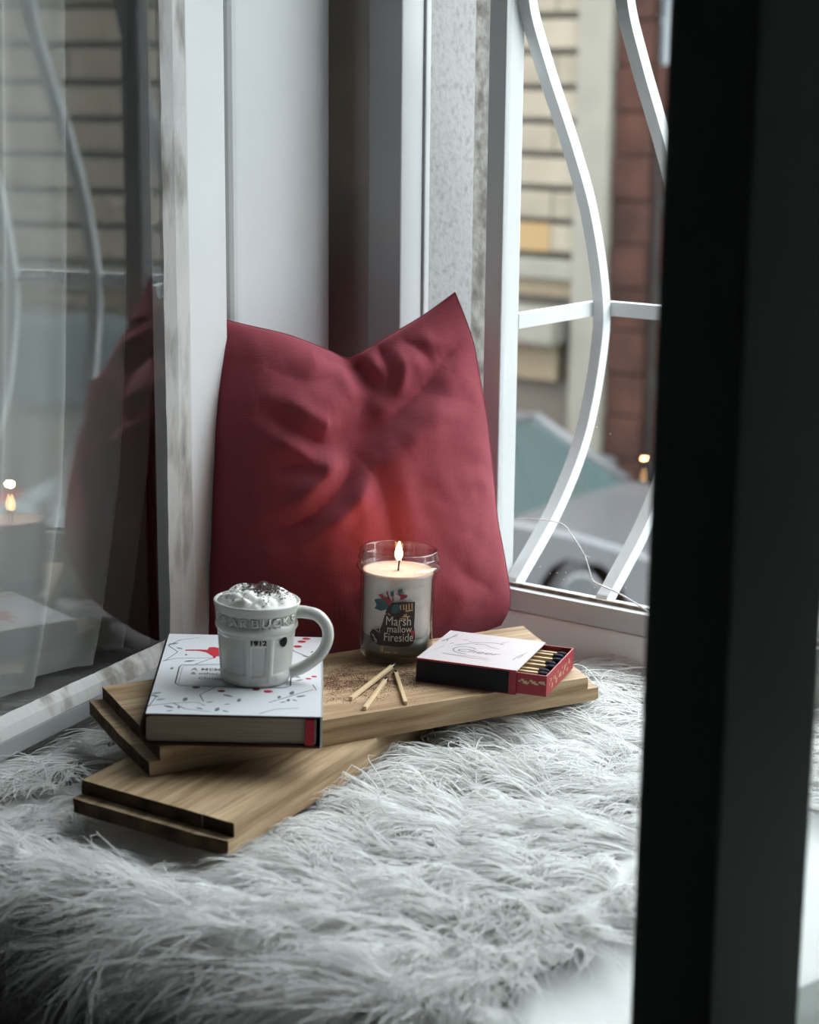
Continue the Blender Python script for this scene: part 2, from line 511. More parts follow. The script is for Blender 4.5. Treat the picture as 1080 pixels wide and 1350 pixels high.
# ------------------------------------------------------------------ right open casement (window_3), near the camera and in the shade of the room
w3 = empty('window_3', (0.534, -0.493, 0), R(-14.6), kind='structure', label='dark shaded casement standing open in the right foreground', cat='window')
box('free_stile', 0.0, 0.0545, 0.0, 0.066, 0.012, 1.5, M_shaded, w3, bev=0.0025, seg=3, **L_)
box('rebate_lip', -0.0045, 0.0075, 0.004, 0.05, 0.014, 1.5, M_shaded, w3, bev=0.001, **L_)
box('hinge_stile', 0.0, 0.0545, 0.40, 0.466, 0.012, 1.5, M_shaded, w3, bev=0.0025, **L_)
box('bottom_rail', 0.0, 0.0545, 0.066, 0.40, 0.012, 0.05, M_shaded, w3, bev=0.0025, **L_)
box('top_rail', 0.0, 0.0545, 0.066, 0.40, 1.44, 1.5, M_shaded, w3, bev=0.0025, **L_)
box('glazing_bead', 0.034, 0.052, 0.066, 0.076, 0.05, 1.44, M_shaded, w3, bev=0.003, **L_)
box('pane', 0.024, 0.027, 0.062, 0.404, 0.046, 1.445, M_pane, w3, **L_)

# ------------------------------------------------------------------ sheer curtain behind the left casement
def sheer(name):
    m = bpy.data.materials.new(name); m.use_nodes = True
    nt = m.node_tree; N = nt.nodes; Lk = nt.links; N.clear()
    out = N.new('ShaderNodeOutputMaterial')
    tr = N.new('ShaderNodeBsdfTransparent')
    df = N.new('ShaderNodeBsdfDiffuse'); df.inputs[0].default_value = (0.82, 0.84, 0.83, 1)
    tl = N.new('ShaderNodeBsdfTranslucent'); tl.inputs[0].default_value = (0.8, 0.82, 0.81, 1)
    a = N.new('ShaderNodeMixShader'); a.inputs[0].default_value = 0.45
    Lk.new(df.outputs[0], a.inputs[1]); Lk.new(tl.outputs[0], a.inputs[2])
    lw = N.new('ShaderNodeLayerWeight'); lw.inputs['Blend'].default_value = 0.35
    mr = N.new('ShaderNodeMapRange'); mr.inputs[3].default_value = 0.80; mr.inputs[4].default_value = 0.95
    Lk.new(lw.outputs['Facing'], mr.inputs[0])
    b = N.new('ShaderNodeMixShader')
    Lk.new(mr.outputs[0], b.inputs[0]); Lk.new(tr.outputs[0], b.inputs[1]); Lk.new(a.outputs[0], b.inputs[2])
    Lk.new(b.outputs[0], out.inputs[0])
    return m


edge = [(0.004, 0.075), (0.06, 0.052), (0.084, 0.045), (0.197, 0.014), (0.284, 0.003), (0.428, -0.008), (0.637, -0.018), (1.55, -0.035)]
cu_pos = Matrix.Translation((-0.216, 0, 0)) @ Matrix.Rotation(R(-78.8), 4, 'Z') @ Matrix.Translation((0, -0.08, 0))
nu, nv = 190, 40
V, F = [], []
for j in range(nv + 1):
    z = 0.030 + (1.55 - 0.030) * (j / nv) ** 1.6
    s0 = np.interp(z, [e[0] for e in edge], [e[1] for e in edge])
    for i in range(nu + 1):
        u = -0.24 + 1.24 * i / nu
        au = abs(u)                                  # u < 0: the hem folded back behind the front layer
        ph = math.pi + au * 2 * math.pi * 5.0 + 0.25 * math.sin(z * 3 + au * 5)
        y = 0.015 * math.sin(ph + 0.7 * math.sin(ph)) * (0.7 + 0.3 * math.sin(au * 9 + 1)) + 0.010 * math.exp(-(au / 0.03) ** 2)
        if u < 0: y -= 0.012 * min(1, au / 0.02)
        V.append((s0 + au * 0.42 + 0.004 * math.cos(ph), y, z))
for j in range(nv):
    for i in range(nu):
        a = j * (nu + 1) + i
        F.append((a, a + 1, a + nu + 2, a + nu + 1))
cur = link('curtain', mesh('curtain', V, F, True), sheer('sheer_voile'), label='sheer white curtain hanging behind the left window glass', cat='curtain')
cur.matrix_world = cu_pos

# ------------------------------------------------------------------ the street outside
GZ = -3.1
M_asph = plain('asphalt', (0.07, 0.072, 0.074), 0.85, 0.3, var=0.15, scale=4)
M_sand = two_tone('beige_sandstone', (0.084, 0.070, 0.053), (0.128, 0.109, 0.084), scale=1.6, lo=0.3, hi=0.75, rough=0.9, bump=0.0)
M_sandp = plain('pale_sandstone', (0.090, 0.083, 0.069), 0.9, 0.2, var=0.08, scale=3)
M_joint = plain('dark_joint', (0.055, 0.048, 0.04), 0.95, 0.1)
M_red = two_tone('red_brown_portal', (0.012, 0.005, 0.0035), (0.032, 0.013, 0.009), scale=2.5, lo=0.3, hi=0.7, rough=1.0, bump=0.0)
M_door = plain('dark_door_wood', (0.014, 0.012, 0.011), 0.7, 0.15, var=0.25, scale=5)
M_wingl = plain('far_window_glass', (0.06, 0.07, 0.075), 0.08, 0.6)
M_litwin = emit('lit_window', (1.0, 0.72, 0.38), 0.75)
M_brown = plain('brown_shutter', (0.09, 0.07, 0.045), 0.8, 0.2)
box('street', -30, 30, 0.46, 30, GZ - 0.1, GZ, M_asph, kind='structure', label='grey asphalt street below the window', cat='street')
BY = 13.5
bd = empty('building', (-2, BY, GZ), label='beige rusticated stone building across the street', cat='building')
box('wall', -22, 20, BY + 0.06, BY + 1.0, GZ, 4.6, M_joint, bd)
box('upper_wall', -22, 20, BY, BY + 0.06, 1.66, 4.6, M_sand, bd)
box('plinth', -22, -9.4, BY - 0.08, BY + 0.06, GZ, -2.35, M_sandp, bd)
box('plinth', -4.9, 20, BY - 0.08, BY + 0.06, GZ, -2.35, M_sandp, bd)
box('lower_wall', -22, -9.4, BY, BY + 0.06, -2.35, -1.35, M_sandp, bd)
box('lower_wall', -4.9, 20, BY, BY + 0.06, -2.35, -1.35, M_sandp, bd)
cz = [-0.945, -0.647, -0.35, -0.05, 0.247, 0.545, 0.856, 1.17, 1.47]
bl_me = {}
for c in range(len(cz) - 1):
    h = cz[c + 1] - cz[c]
    x = -21.9 + (c % 2) * 0.9
    while x < 19.5:
        Lb = 1.8
        if not (x + Lb > -8.12 and x < -4.9):
            key = round(h, 3)
            if key not in bl_me:
                bm = bmesh.new(); add_box(bm, 0, Lb - 0.003, -0.09, 0.06, 0.025, h - 0.025, 0.02, 1)
                bl_me[key] = bm_mesh('stone_block', bm)
            o = link('stone_block', bl_me[key], M_sand, bd, local=True)
            o.location = Vector((x, BY, cz[c])) - bd.location
        elif x < -8.12 < x + Lb:
            bm = bmesh.new(); add_box(bm, 0, -8.12 - x, -0.09, 0.06, 0.025, h - 0.025, 0.02, 1)
            o = link('stone_block', bm_mesh('stone_block', bm), M_sand, bd, local=True)
            o.location = Vector((x, BY, cz[c])) - bd.location
        if x < -4.9 < x + Lb:
            bm = bmesh.new(); add_box(bm, 0, x + Lb - 0.003 + 4.9, -0.09, 0.06, 0.025, h - 0.025, 0.02, 1)
            o = link('stone_block', bm_mesh('stone_block', bm), M_sand, bd, local=True)
            o.location = Vector((-4.9, BY, cz[c])) - bd.location
        x += Lb
for i, (x0, x1) in enumerate(((-22, -8.12), (-4.9, 20))):
    box('ledge', x0, x1, BY - 0.16, BY + 0.06, -1.16, -0.98, M_sandp, bd, bev=0.02)
    box('ledge', x0, x1, BY - 0.06, BY + 0.06, -1.32, -1.16, M_brown, bd)
box('pilaster', -8.11, -7.76, BY - 0.2, BY + 0.06, GZ, 4.6, M_sandp, bd, bev=0.02)
box('pilaster', -5.25, -4.9, BY - 0.2, BY + 0.06, GZ, 4.6, M_sandp, bd, bev=0.02)
# red portal between the pilasters, built of stacked red blocks
z = GZ
k = 0
while z < 4.3:
    for (x0, x1) in ((-7.75, -7.38), (-5.6, -5.26)):
        box('portal_block', x0, x1, BY - 0.12 - 0.02 * (k % 2), BY + 0.05, z, z + 0.37, M_red, bd, bev=0.015)
    z += 0.385; k += 1
box('portal_lintel', -7.38, -5.6, BY - 0.1, BY + 0.05, 0.35, 0.75, M_red, bd, bev=0.02)
box('fanlight', -7.38, -5.6, BY - 0.02, BY + 0.04, 0.75, 2.4, M_wingl, bd)
dr = box('street_door', -7.38, -5.6, BY - 0.03, BY + 0.05, GZ + 0.2, 0.35, M_door, bd)
for z in (-2.7, -1.9, -1.1, -0.35):
    for (x0, x1) in ((-7.28, -6.56), (-6.42, -5.7)):
        box('door_panel', x0, x1, BY - 0.06, BY - 0.02, z, z + 0.6, M_red, dr, bev=0.02)
wn = box('cellar_window', -8.95, -8.30, BY - 0.1, BY + 0.055, -2.1, -1.45, M_brown, bd)
box('awning', -9.3, -8.2, BY - 0.35, BY + 0.05, -1.75, -1.42, M_sandp, bd, bev=0.05)
box('lit_pane', -8.79, -8.42, BY - 0.13, BY - 0.085, -0.91, -0.66, M_litwin, bd)
box('window', 2.2, 3.4, BY - 0.1, BY + 0.055, -2.2, -1.4, M_wingl, bd)
box('window', 5.4, 6.6, BY - 0.1, BY + 0.055, -2.2, -1.4, M_wingl, bd)

M_tyre = plain('tyre_rubber', (0.015, 0.015, 0.016), 0.8, 0.3)
M_hub = plain('grey_wheel', (0.05, 0.052, 0.054), 0.4, 0.5, metal=0.5)
M_cgl = plain('car_glass', (0.030, 0.045, 0.045), 0.05, 0.8)
M_trim = plain('black_car_trim', (0.012, 0.012, 0.013), 0.6, 0.3)
M_lamp = plain('car_lamp', (0.75, 0.75, 0.75), 0.15, 0.6)
M_tail = plain('red_tail_lamp', (0.35, 0.03, 0.03), 0.2, 0.6)


def car(label, loc, paint, flip=False):
    root = empty('car', loc, math.pi if flip else 0.0, label=label, cat='car', group='cars parked across the street')
    kw = dict(local=True)
    prof_ = [(-2.08, .36), (-2.1, .72), (-2.0, .82), (-1.75, .78), (.55, .78), (1.2, .76), (1.78, .70), (2.03, .66), (2.1, .42), (2.02, .24)]
    arch = lambda cx: [(cx + .37 * math.cos(a), .24 + .37 * math.sin(a)) for a in [math.pi * t / 8 for t in range(0, 9)]]
    poly = prof_ + arch(1.30) + arch(-1.28) + [(-2.0, .24)]
    bm = bmesh.new()
    rows = []
    for y, ins in ((-.86, .03), (-.83, 0), (.83, 0), (.86, .03)):
        rows.append([bm.verts.new((x * (1 - ins * .3), y, z - ins * (1 if z > .6 else 0))) for x, z in poly])
    n = len(poly)
    for r0, r1 in zip(rows, rows[1:]):
        for i in range(n):
            bm.faces.new((r0[i], r0[(i + 1) % n], r1[(i + 1) % n], r1[i]))
    for r_ in (rows[0], rows[-1]):
        es = bm.faces.new(r_)
        bmesh.ops.triangulate(bm, faces=[es])
    link('body', bm_mesh('body', bm), paint, root, True)
    box('underside', -2.0, 2.0, -.80, .80, .18, .62, M_trim, root, **kw)
    # greenhouse
    B = [(-1.78, .775, .80), (.64, .775, .80)]
    T = [(-1.25, 1.20, .60), (-.08, 1.22, .60)]
    def quad(name, pts, mat, th=0.012):
        bm = bmesh.new()
        vs = [bm.verts.new(p) for p in pts]
        f = bm.faces.new(vs)
        nrm = f.normal if f.normal.length else (Vector(pts[1]) - Vector(pts[0])).cross(Vector(pts[2]) - Vector(pts[0])).normalized()
        e = bmesh.ops.extrude_face_region(bm, geom=[f])
        for v in [g for g in e['geom'] if isinstance(g, bmesh.types.BMVert)]:
            v.co -= nrm * th
        return link(name, bm_mesh(name, bm), mat, root, True)
    def lerp(a, b, t): return tuple(a[i] + (b[i] - a[i]) * t for i in range(3))
    fb, ft = B[1], T[1]; rb, rt = B[0], T[0]
    quad('windscreen', [(fb[0], -fb[2] + .07, fb[1]), (fb[0], fb[2] - .07, fb[1]), (ft[0], ft[2] - .05, ft[1]), (ft[0], -ft[2] + .05, ft[1])], M_cgl)
    quad('rear_window', [(rb[0], rb[2] - .07, rb[1]), (rb[0], -rb[2] + .07, rb[1]), (rt[0], -rt[2] + .05, rt[1]), (rt[0], rt[2] - .05, rt[1])], M_cgl)
    for s in (-1, 1):
        c = [(rb[0], s * rb[2], rb[1]), (fb[0], s * fb[2], fb[1]), (ft[0], s * ft[2], ft[1]), (rt[0], s * rt[2], rt[1])]
        for (a0, a1) in ((.10, .46), (.50, .90)):
            quad('side_window', [lerp(c[0], c[1], a0), lerp(c[0], c[1], a1), lerp(c[3], c[2], a1 + .02), lerp(c[3], c[2], a0 - .05)], M_cgl)
        for (p, q) in ((c[1], c[2]), (c[0], c[3])):
            tube('pillar', [p, q], 0.045, paint, root, 8, **kw)
        tube('pillar', [lerp(c[0], c[1], .48), lerp(c[3], c[2], .48)], 0.03, M_trim, root, 6, **kw)
    box('roof', rt[0] - .03, ft[0] + .03, -.62, .62, 1.18, 1.24, paint, root, bev=0.03, **kw)
    for x in (1.30, -1.28):
        for s in (-1, 1):
            V, F = lathe_data([(0, -.09), (.2, -.09), (.29, -.085), (.315, -.06), (.315, .06), (.29, .085), (.2, .09), (0, .09)], 24)
            me = mesh('wheel', V, F, True); me.transform(Matrix.Translation((x, s * .765, .315)) @ Matrix.Rotation(R(90), 4, 'X'))
            wl = link('wheel', me, M_tyre, root, True)
            V, F = lathe_data([(0, -.10), (.17, -.10), (.20, -.085), (.2, .085), (.17, .10), (0, .10)], 16)
            me = mesh('hub', V, F); me.transform(Matrix.Translation((x, s * .768, .315)) @ Matrix.Rotation(R(90), 4, 'X'))
            link('hub', me, M_hub, wl, True)
    for s in (-1, 1):
        box('headlamp', 1.86, 2.07, s * .66 - .15, s * .66 + .15, .62, .74, M_lamp, root, bev=0.03, **kw)
        box('tail_lamp', -2.11, -1.98, s * .68 - .12, s * .68 + .12, .66, .84, M_tail, root, bev=0.02, **kw)
        box('mirror', .28, .42, s * .93 - .09, s * .93 + .09, .78, .91, paint, root, bev=0.035, **kw)
    box('bumper', 2.02, 2.14, -.78, .78, .30, .48, paint, root, bev=0.03, **kw)
    return root


M_cg = plain('grey_car_paint', (0.045, 0.046, 0.049), 0.3, 0.4)
M_cw = plain('pale_car_paint', (0.22, 0.25, 0.254), 0.25, 0.6)
car('grey car parked across the street with windscreen towards the grille', (-6.66, 10.03, GZ), M_cg)
car('pale blue car mirrored in the left window glass', (3.05, 10.9, GZ), M_cw, True)

# ------------------------------------------------------------------ boards on the rug
BZ, SL = 0.056, 0.03


def zb(x, y, h=0.0):
    return BZ - SL * (0.44 * x + 0.898 * y) + h


def on_board(x, y, rotz, h=0.0):
    n = Vector((SL * 0.44, SL * 0.898, 1)).normalized()
    q = Vector((0, 0, 1)).rotation_difference(n).to_matrix().to_4x4()
    return Matrix.Translation((x, y, zb(x, y, h))) @ q @ Matrix.Rotation(rotz, 4, 'Z')


def fb(x, y, h):
    return Vector((x, y, zb(x, y, h)))


def V2(a): return Vector(a)


def cut_board(name, label, TL, NL, NR, FR, h_top, cuts, lipL, lipR, mats):
    """planks side by side; across from the far edge (0) to the near edge (1); a thin tongue sticks out at the ends"""
    TL, NL, NR, FR = map(Vector, (TL, NL, NR, FR))
    c = (TL + NL + NR + FR) / 4
    root = empty(name, (c.x, c.y, zb(c.x, c.y, h_top - .023)), label=label, cat='board', group='wooden boards stacked on the fur rug')
    th = 0.0225
    for i, (a, b) in enumerate(zip(cuts, cuts[1:])):
        g = 0.0005
        p = [TL.lerp(NL, a + g * 3), TL.lerp(NL, b - g * 3), FR.lerp(NR, b - g * 3), FR.lerp(NR, a + g * 3)]
        ax = ((NR + FR) - (TL + NL)).normalized()
        bm = bmesh.new()

        def slab(poly, h0, h1, bev):
            lo = [bm.verts.new((q.x, q.y, h0)) for q in poly]; hi = [bm.verts.new((q.x, q.y, h1)) for q in poly]
            fs = [bm.faces.new(list(reversed(lo))), bm.faces.new(hi)]
            for k in range(4):
                j = (k + 1) % 4
                fs.append(bm.faces.new((lo[k], lo[j], hi[j], hi[k])))
            es = list({e for f in fs for e in f.edges})
            bmesh.ops.subdivide_edges(bm, edges=es, cuts=6, use_grid_fill=True)
        slab(p, h_top - th * 0.5, h_top, 0.0006)
        q = [p[0] - ax * lipL, p[1] - ax * lipL * (1.0 if i == 0 else 0.75), p[2] + ax * lipR, p[3] + ax * lipR]
        slab(q, h_top - th, h_top - th * 0.5 + 0.0002, 0.0006)
        for v in bm.verts:
            k = mnoise.noise(Vector((v.co.x * 30, v.co.y * 30, v.co.z * 90 + i * 7))) * 0.0006
            v.co = fb(v.co.x + k, v.co.y + k, v.co.z + k * 0.4)
        me = bm_mesh('plank', bm)
        me.materials.append(mats[i % len(mats)]); me.materials.append(M_endg)
        for f_ in me.polygons:
            if abs(f_.normal.x * ax.x + f_.normal.y * ax.y) > 0.75: f_.material_index = 1
        link('plank', me, None, root)
    return root


M_endg = two_tone('dark_end_grain', (0.022, 0.013, 0.008), (0.085, 0.050, 0.028), scale=60, lo=0.35, hi=0.7, rough=0.85, bump=0.4)
wd = ((0.26, 0.165, 0.085), (0.52, 0.38, 0.235), (0.62, 0.55, 0.48))
M_woodA = wood('oak_board', *wd, axis=(0, 0, R(-69.6)))
M_woodB = wood('oak_board_low', (0.27, 0.175, 0.092), (0.54, 0.395, 0.245), (0.6, 0.52, 0.45), axis=(0, 0, R(-100.5)))
M_woodC = wood('oak_board_strip', (0.32, 0.215, 0.118), (0.58, 0.43, 0.27), (0.7, 0.62, 0.55), axis=(0, 0, R(-100.5)))
cut_board('wooden_board', 'light oak board on top carrying book, candle and matchbox', (-.126, -.243), (.018, -.322), (.163, .068), (.025, .172), 0.0, [0, .52, 1], .0125, .0125, [M_woodA])
vB = Vector((-.183, .983)) * .40
cut_board('wooden_board', 'light oak board underneath, its stepped corner showing on the fur', (-.019, -.370), (.127, -.359), tuple(Vector((.127, -.359)) + vB), tuple(Vector((-.019, -.370)) + vB), -0.0228, [0, .80, 1], .0115, .008, [M_woodB, M_woodC])

# ------------------------------------------------------------------ the book
M_jack = plain('white_book_jacket', (0.60, 0.62, 0.65), 0.45, 0.4)
M_maroon = plain('maroon_cover_cloth', (0.045, 0.010, 0.012), 0.7, 0.3, bump=0.2, bscale=800)
M_pages = plain('page_edges', (0.34, 0.29, 0.245), 0.9, 0.1, var=0.18, scale=900, stretch=(0.02, 0.02, 1))
M_ink = plain('dark_print_ink', (0.03, 0.035, 0.045), 0.6, 0.3)
M_leaf = plain('grey_print_ink', (0.14, 0.16, 0.17), 0.6, 0.3)
M_redp = plain('red_print_ink', (0.42, 0.018, 0.035), 0.6, 0.3)
M_dredp = plain('dark_red_print_ink', (0.14, 0.015, 0.025), 0.6, 0.3)
BW, BD, BT = 0.136, 0.224, 0.026
bk_m = on_board(.006, -.327, R(39.3))
book = empty('book', mat=bk_m, label='hardback book in a white jacket printed with twigs, berries and a red bird', cat='book')


def arc_spine():
    bm = bmesh.new()
    pts = []
    for k in range(13):
        a = R(90 + 180 * k / 12)
        pts.append((0.004 + 0.0075 * math.cos(a), BT / 2 + (BT / 2 - 0.0003) * math.sin(a)))
    inn = [(0.0045 + 0.0058 * math.cos(R(90 + 180 * k / 12)), BT / 2 + (BT / 2 - 0.0022) * math.sin(R(90 + 180 * k / 12))) for k in range(13)]
    rows = []
    for y in (0, BD):
        rows.append(([bm.verts.new((x, y, z)) for x, z in pts], [bm.verts.new((x, y, z)) for x, z in inn]))
    for k in range(12):
        bm.faces.new((rows[0][0][k], rows[0][0][k + 1], rows[1][0][k + 1], rows[1][0][k]))
        bm.faces.new((rows[0][1][k], rows[1][1][k], rows[1][1][k + 1], rows[0][1][k + 1]))
        for r_ in rows:
            bm.faces.new((r_[0][k], r_[1][k], r_[1][k + 1], r_[0][k + 1]))
    for k in (0, 12):
        bm.faces.new((rows[0][0][k], rows[1][0][k], rows[1][1][k], rows[0][1][k]))
    return bm_mesh('spine', bm, True)


box('back_cover', 0.003, BW, 0, BD, 0.0002, 0.0024, M_maroon, book, bev=0.0006, **L_)
cov = box('front_cover', 0.003, BW, 0, BD, BT - 0.0024, BT - 0.0004, M_maroon, book, bev=0.0006, **L_)
link('spine', arc_spine(), M_maroon, book, True)
bm = bmesh.new(); add_box(bm, 0.001, BW - 0.004, 0.003, BD - 0.003, 0.0024, BT - 0.0024)
link('page_block', bm_mesh('page_block', bm), M_pages, book, True)
box('jacket_flap', BW - 0.001, BW + 0.0006, -0.0004, BD, 0.0004, BT, M_jack, book, **L_)
box('ribbon', BW - 0.0125, BW - 0.0055, -0.0004, 0.003, 0.0026, BT - 0.003, M_redp, book, **L_)
jk = box('jacket', 0.001, BW + 0.0006, -0.0006, BD + 0.0004, BT - 0.0004, BT, M_jack, book, **L_)
ZP = BT + 0.00012


def print_poly(name, poly, mat, parent, z=ZP, th=0.0001, **kw):
    bm = bmesh.new()
    f = bm.faces.new([bm.verts.new((x, y, z)) for x, y in poly])
    if f.normal.z < 0:
        bmesh.ops.reverse_faces(bm, faces=[f])
    bmesh.ops.triangulate(bm, faces=bm.faces)
    me = bpy.data.meshes.new(name); bm.to_mesh(me); bm.free()
    return link(name, me, mat, parent, True, **kw)


def stroke_poly(pts, w0, w1=None):
    w1 = w0 if w1 is None else w1
    P = [Vector(p) for p in pts]
    l_, r_ = [], []
    for i, p in enumerate(P):
        t = (P[min(i + 1, len(P) - 1)] - P[max(i - 1, 0)]).normalized()
        n = Vector((-t.y, t.x)); w = (w0 + (w1 - w0) * i / (len(P) - 1)) / 2
        l_.append(p + n * w); r_.append(p - n * w)
    return l_, r_


def print_strokes(name, strokes, mat, parent, z=ZP, fn=None):
    V, F = [], []
    for pts, w0, w1 in strokes:
        l_, r_ = stroke_poly(pts, w0, w1)
        b = len(V)
        for a, c in zip(l_, r_):
            V.append((a.x, a.y, z)); V.append((c.x, c.y, z))
        for i in range(len(l_) - 1):
            F.append((b + 2 * i, b + 2 * i + 1, b + 2 * i + 3, b + 2 * i + 2))
    if fn:
        V = [fn(*v) for v in V]
    return link(name, mesh(name, V, F), mat, parent, True)


def ell(cx, cy, a, b, ang=0.0, n=14):
    return [(cx + a * math.cos(t) * math.cos(ang) - b * math.sin(t) * math.sin(ang), cy + a * math.cos(t) * math.sin(ang) + b * math.sin(t) * math.cos(ang)) for t in [2 * math.pi * k / n for k in range(n)]]


br = [[(0.001, 0.0177), (0.02, 0.0259), (0.0382, 0.0295), (0.0452, 0.0207)], [(0.002, 0.1395), (0.0127, 0.1485), (0.044, 0.1526)], [(0.0299, 0.1326), (0.044, 0.1521)],
      [(0.0035, 0.1866), (0.0128, 0.1677), (0.0035, 0.1396)], [(0.0945, 0.0326), (0.112, 0.0513), (0.1286, 0.0695)], [(0.1285, 0.0819), (0.1315, 0.0673)], [(0.0391, 0.0485), (0.0431, 0.0322)],
      [(0.0015, 0.0153), (0.0053, 0.0404)], [(0.0502, 0.0697), (0.0391, 0.0485)], [(0.125, .16), (.112, .178), (.10, .215)], [(.06, .217), (.085, .20), (.112, .178)], [(0.02, 0.0259), (.03, .012), (.05, .006)],
      [(.088, .004), (.10, .016), (.118, .02)], [(.003, .1866), (.012, .205), (.028, .214)]]
print_strokes('twig_print', [(b_, 0.0009, 0.0006) for b_ in br], M_ink, jk)
frm = [(0.0511, 0.1343), (0.0189, 0.1295), (0.0174, 0.1235), (0.0174, 0.0786), (0.0216, 0.0715), (0.0691, 0.0715), (0.1055, 0.0715), (0.1103, 0.078), (0.1103, 0.127), (0.106, .1343), (0.0511, 0.1343)]
print_strokes('frame_print', [(frm, 0.0011, 0.0011)], M_ink, jk)
inner = [(0.051, .1315), (.0215, .1272), (.020, .122), (.020, .080), (.0232, .0742), (.104, .0742), (.1078, .079), (.1078, .126), (.105, .1315), (.051, .1315)]
dots = []
for a, b_ in zip(inner, inner[1:]):
    d_ = (Vector(b_) - Vector(a)); n_ = max(1, int(d_.length / 0.002))
    for k in range(n_):
        p_ = Vector(a) + d_ * (k / n_); q_ = Vector(a) + d_ * ((k + 0.45) / n_)
        dots.append(([tuple(p_), tuple(q_)], 0.0007, 0.0007))
print_strokes('dotted_print', dots, M_ink, jk)
for (x, y) in ((0.035, 0.0676), (0.0556, 0.0593), (0.0831, 0.0660)):
    print_poly('berry_print', ell(x, y, .0032, .0030), M_dredp, jk, ZP + .00006)
for (x, y) in ((0.0929, 0.0611), (0.118, 0.2085), (0.1146, 0.1929), (0.1219, 0.2180), (0.1247, 0.0983), (0.1294, 0.1048), (.052, .141)):
    s_ = 0.0034 if y > .19 or y < .07 else 0.0022
    print_poly('berry_print', ell(x, y, s_ * 1.1, s_), M_redp, jk, ZP + .00006)
lv = [(0.0094, 0.0345), (0.0285, 0.0359), (0.0414, 0.0136), (0.0619, 0.0256), (0.0707, 0.0365), (0.0615, 0.0477), (0.0482, 0.0302), (0.0251, 0.0157), (0.0173, 0.0165), (0.0051, 0.0508), (0.0204, 0.16), (0.0135, 0.179), (0.0247, 0.1413), (0.102, 0.0468), (0.1144, 0.0396), (0.1193, 0.0504), (0.1119, 0.0586), (0.0614, 0.0081), (0.0189, 0.0065), (0.0549, 0.0122), (0.0041, 0.0432), (0.1052, 0.0342), (0.1094, 0.0393), (0.1141, 0.1036), (0.1173, 0.0936), (0.1271, 0.177), (0.1225, 0.1628), (0.0072, 0.1926), (0.0115, 0.1192), (.09, .208), (.075, .213), (.10, .19)]
V, F = [], []
for k, (x, y) in enumerate(lv):
    a_ = R(25 + 70 * math.sin(k * 2.1)); s_ = 0.0042 + 0.0014 * math.sin(k * 1.7)
    b0 = len(V)
    P_ = [(-s_, 0), (-s_ * .4, s_ * .34), (s_ * .4, s_ * .3), (s_, 0), (s_ * .4, -s_ * .3), (-s_ * .4, -s_ * .34)]
    for (u_, w_) in P_:
        V.append((x + u_ * math.cos(a_) - w_ * math.sin(a_), y + u_ * math.sin(a_) + w_ * math.cos(a_), ZP + .00003))
    F.append(tuple(range(b0, b0 + 6)))
link('leaf_print', mesh('leaf_print', V, F), M_leaf, jk, True)
print_poly('bird_print', [(0.0187, 0.1720), (.030, .1725), (0.0367, 0.1690), (.0395, .1640), (0.0433, 0.1570), (.0440, .1510), (.0455, .1512), (.0462, .1570), (.052, .158), (.0585, .164), (.064, .172), (.066, .181), (.061, .187), (.0545, .1865), (.049, .1810), (.0430, .1850), (.0385, .1838), (0.0375, 0.1760), (.030, .1762), (.0187, .1748)], M_redp, jk, ZP + .00008)
for body, sz, x, y in (('A MEMORY', .0105, .0275, .1180), ('& other', .0090, .0280, .1065), ('Christmas', .0085, .0350, .0930)):
    me = text_mesh(body, sz, align='LEFT', bold=.00012)
    me.transform(Matrix.Translation((x, y, ZP)) @ Matrix.Diagonal((0.8, 1, 1, 1)))
    link('title_print', me, M_leaf, jk, True)

# ------------------------------------------------------------------ the mug
M_cer = plain('off_white_glaze', (0.60, 0.595, 0.56), 0.22, 0.5, var=0.04, scale=60)
M_blk = plain('black_enamel', (0.012, 0.013, 0.012), 0.8, 0.15)
MH = 0.0665
PHI0 = R(-48.5)
mug = empty('mug', mat=on_board(.009, -.201, 0, BT + 0.0003), label='small off-white embossed ceramic mug standing on the book', cat='mug')


def mug_r(z):
    return float(np.interp(z, [0, .0025, .006, .020, .040, .0435, .0455, .0478, .0500, .0590, .0610, .0665], [.0262, .0282, .0288, .0298, .0314, .0318, .0334, .0336, .0330, .0336, .0340, .0353]))


def sstep(x, a, b):
    t = min(1, max(0, (x - a) / (b - a))); return t * t * (3 - 2 * t)


def rect_mask(th, z, t0, t1, z0, z1, e=1.6, ez=0.0012):
    return sstep(th, t0 - e, t0 + e) * (1 - sstep(th, t1 - e, t1 + e)) * sstep(z, z0 - ez, z0 + ez) * (1 - sstep(z, z1 - ez, z1 + ez))


def mug_relief(th, z):
    d = 0.0
    for (a, b) in ((-78, -19), (27, 79), (-178, -100), (100, 175)):
        d -= 0.0011 * rect_mask(th, z, a, b, 0.0105, 0.0405)
        d += 0.0007 * rect_mask(th, z, a + 7, b - 7, 0.0040, 0.0085)
    d -= 0.0007 * rect_mask(th, z, -13, 20, 0.0035, 0.0415)
    d -= 0.0010 * rect_mask(th, z, -8, 15, 0.0095, 0.0345)
    for k in range(9):
        c = (k - 4) * 15.5 - 3
        d -= 0.0013 * rect_mask(th, z, c - 6.6, c + 6.6, 0.0505, 0.0590, 1.0, 0.0006)
    return d


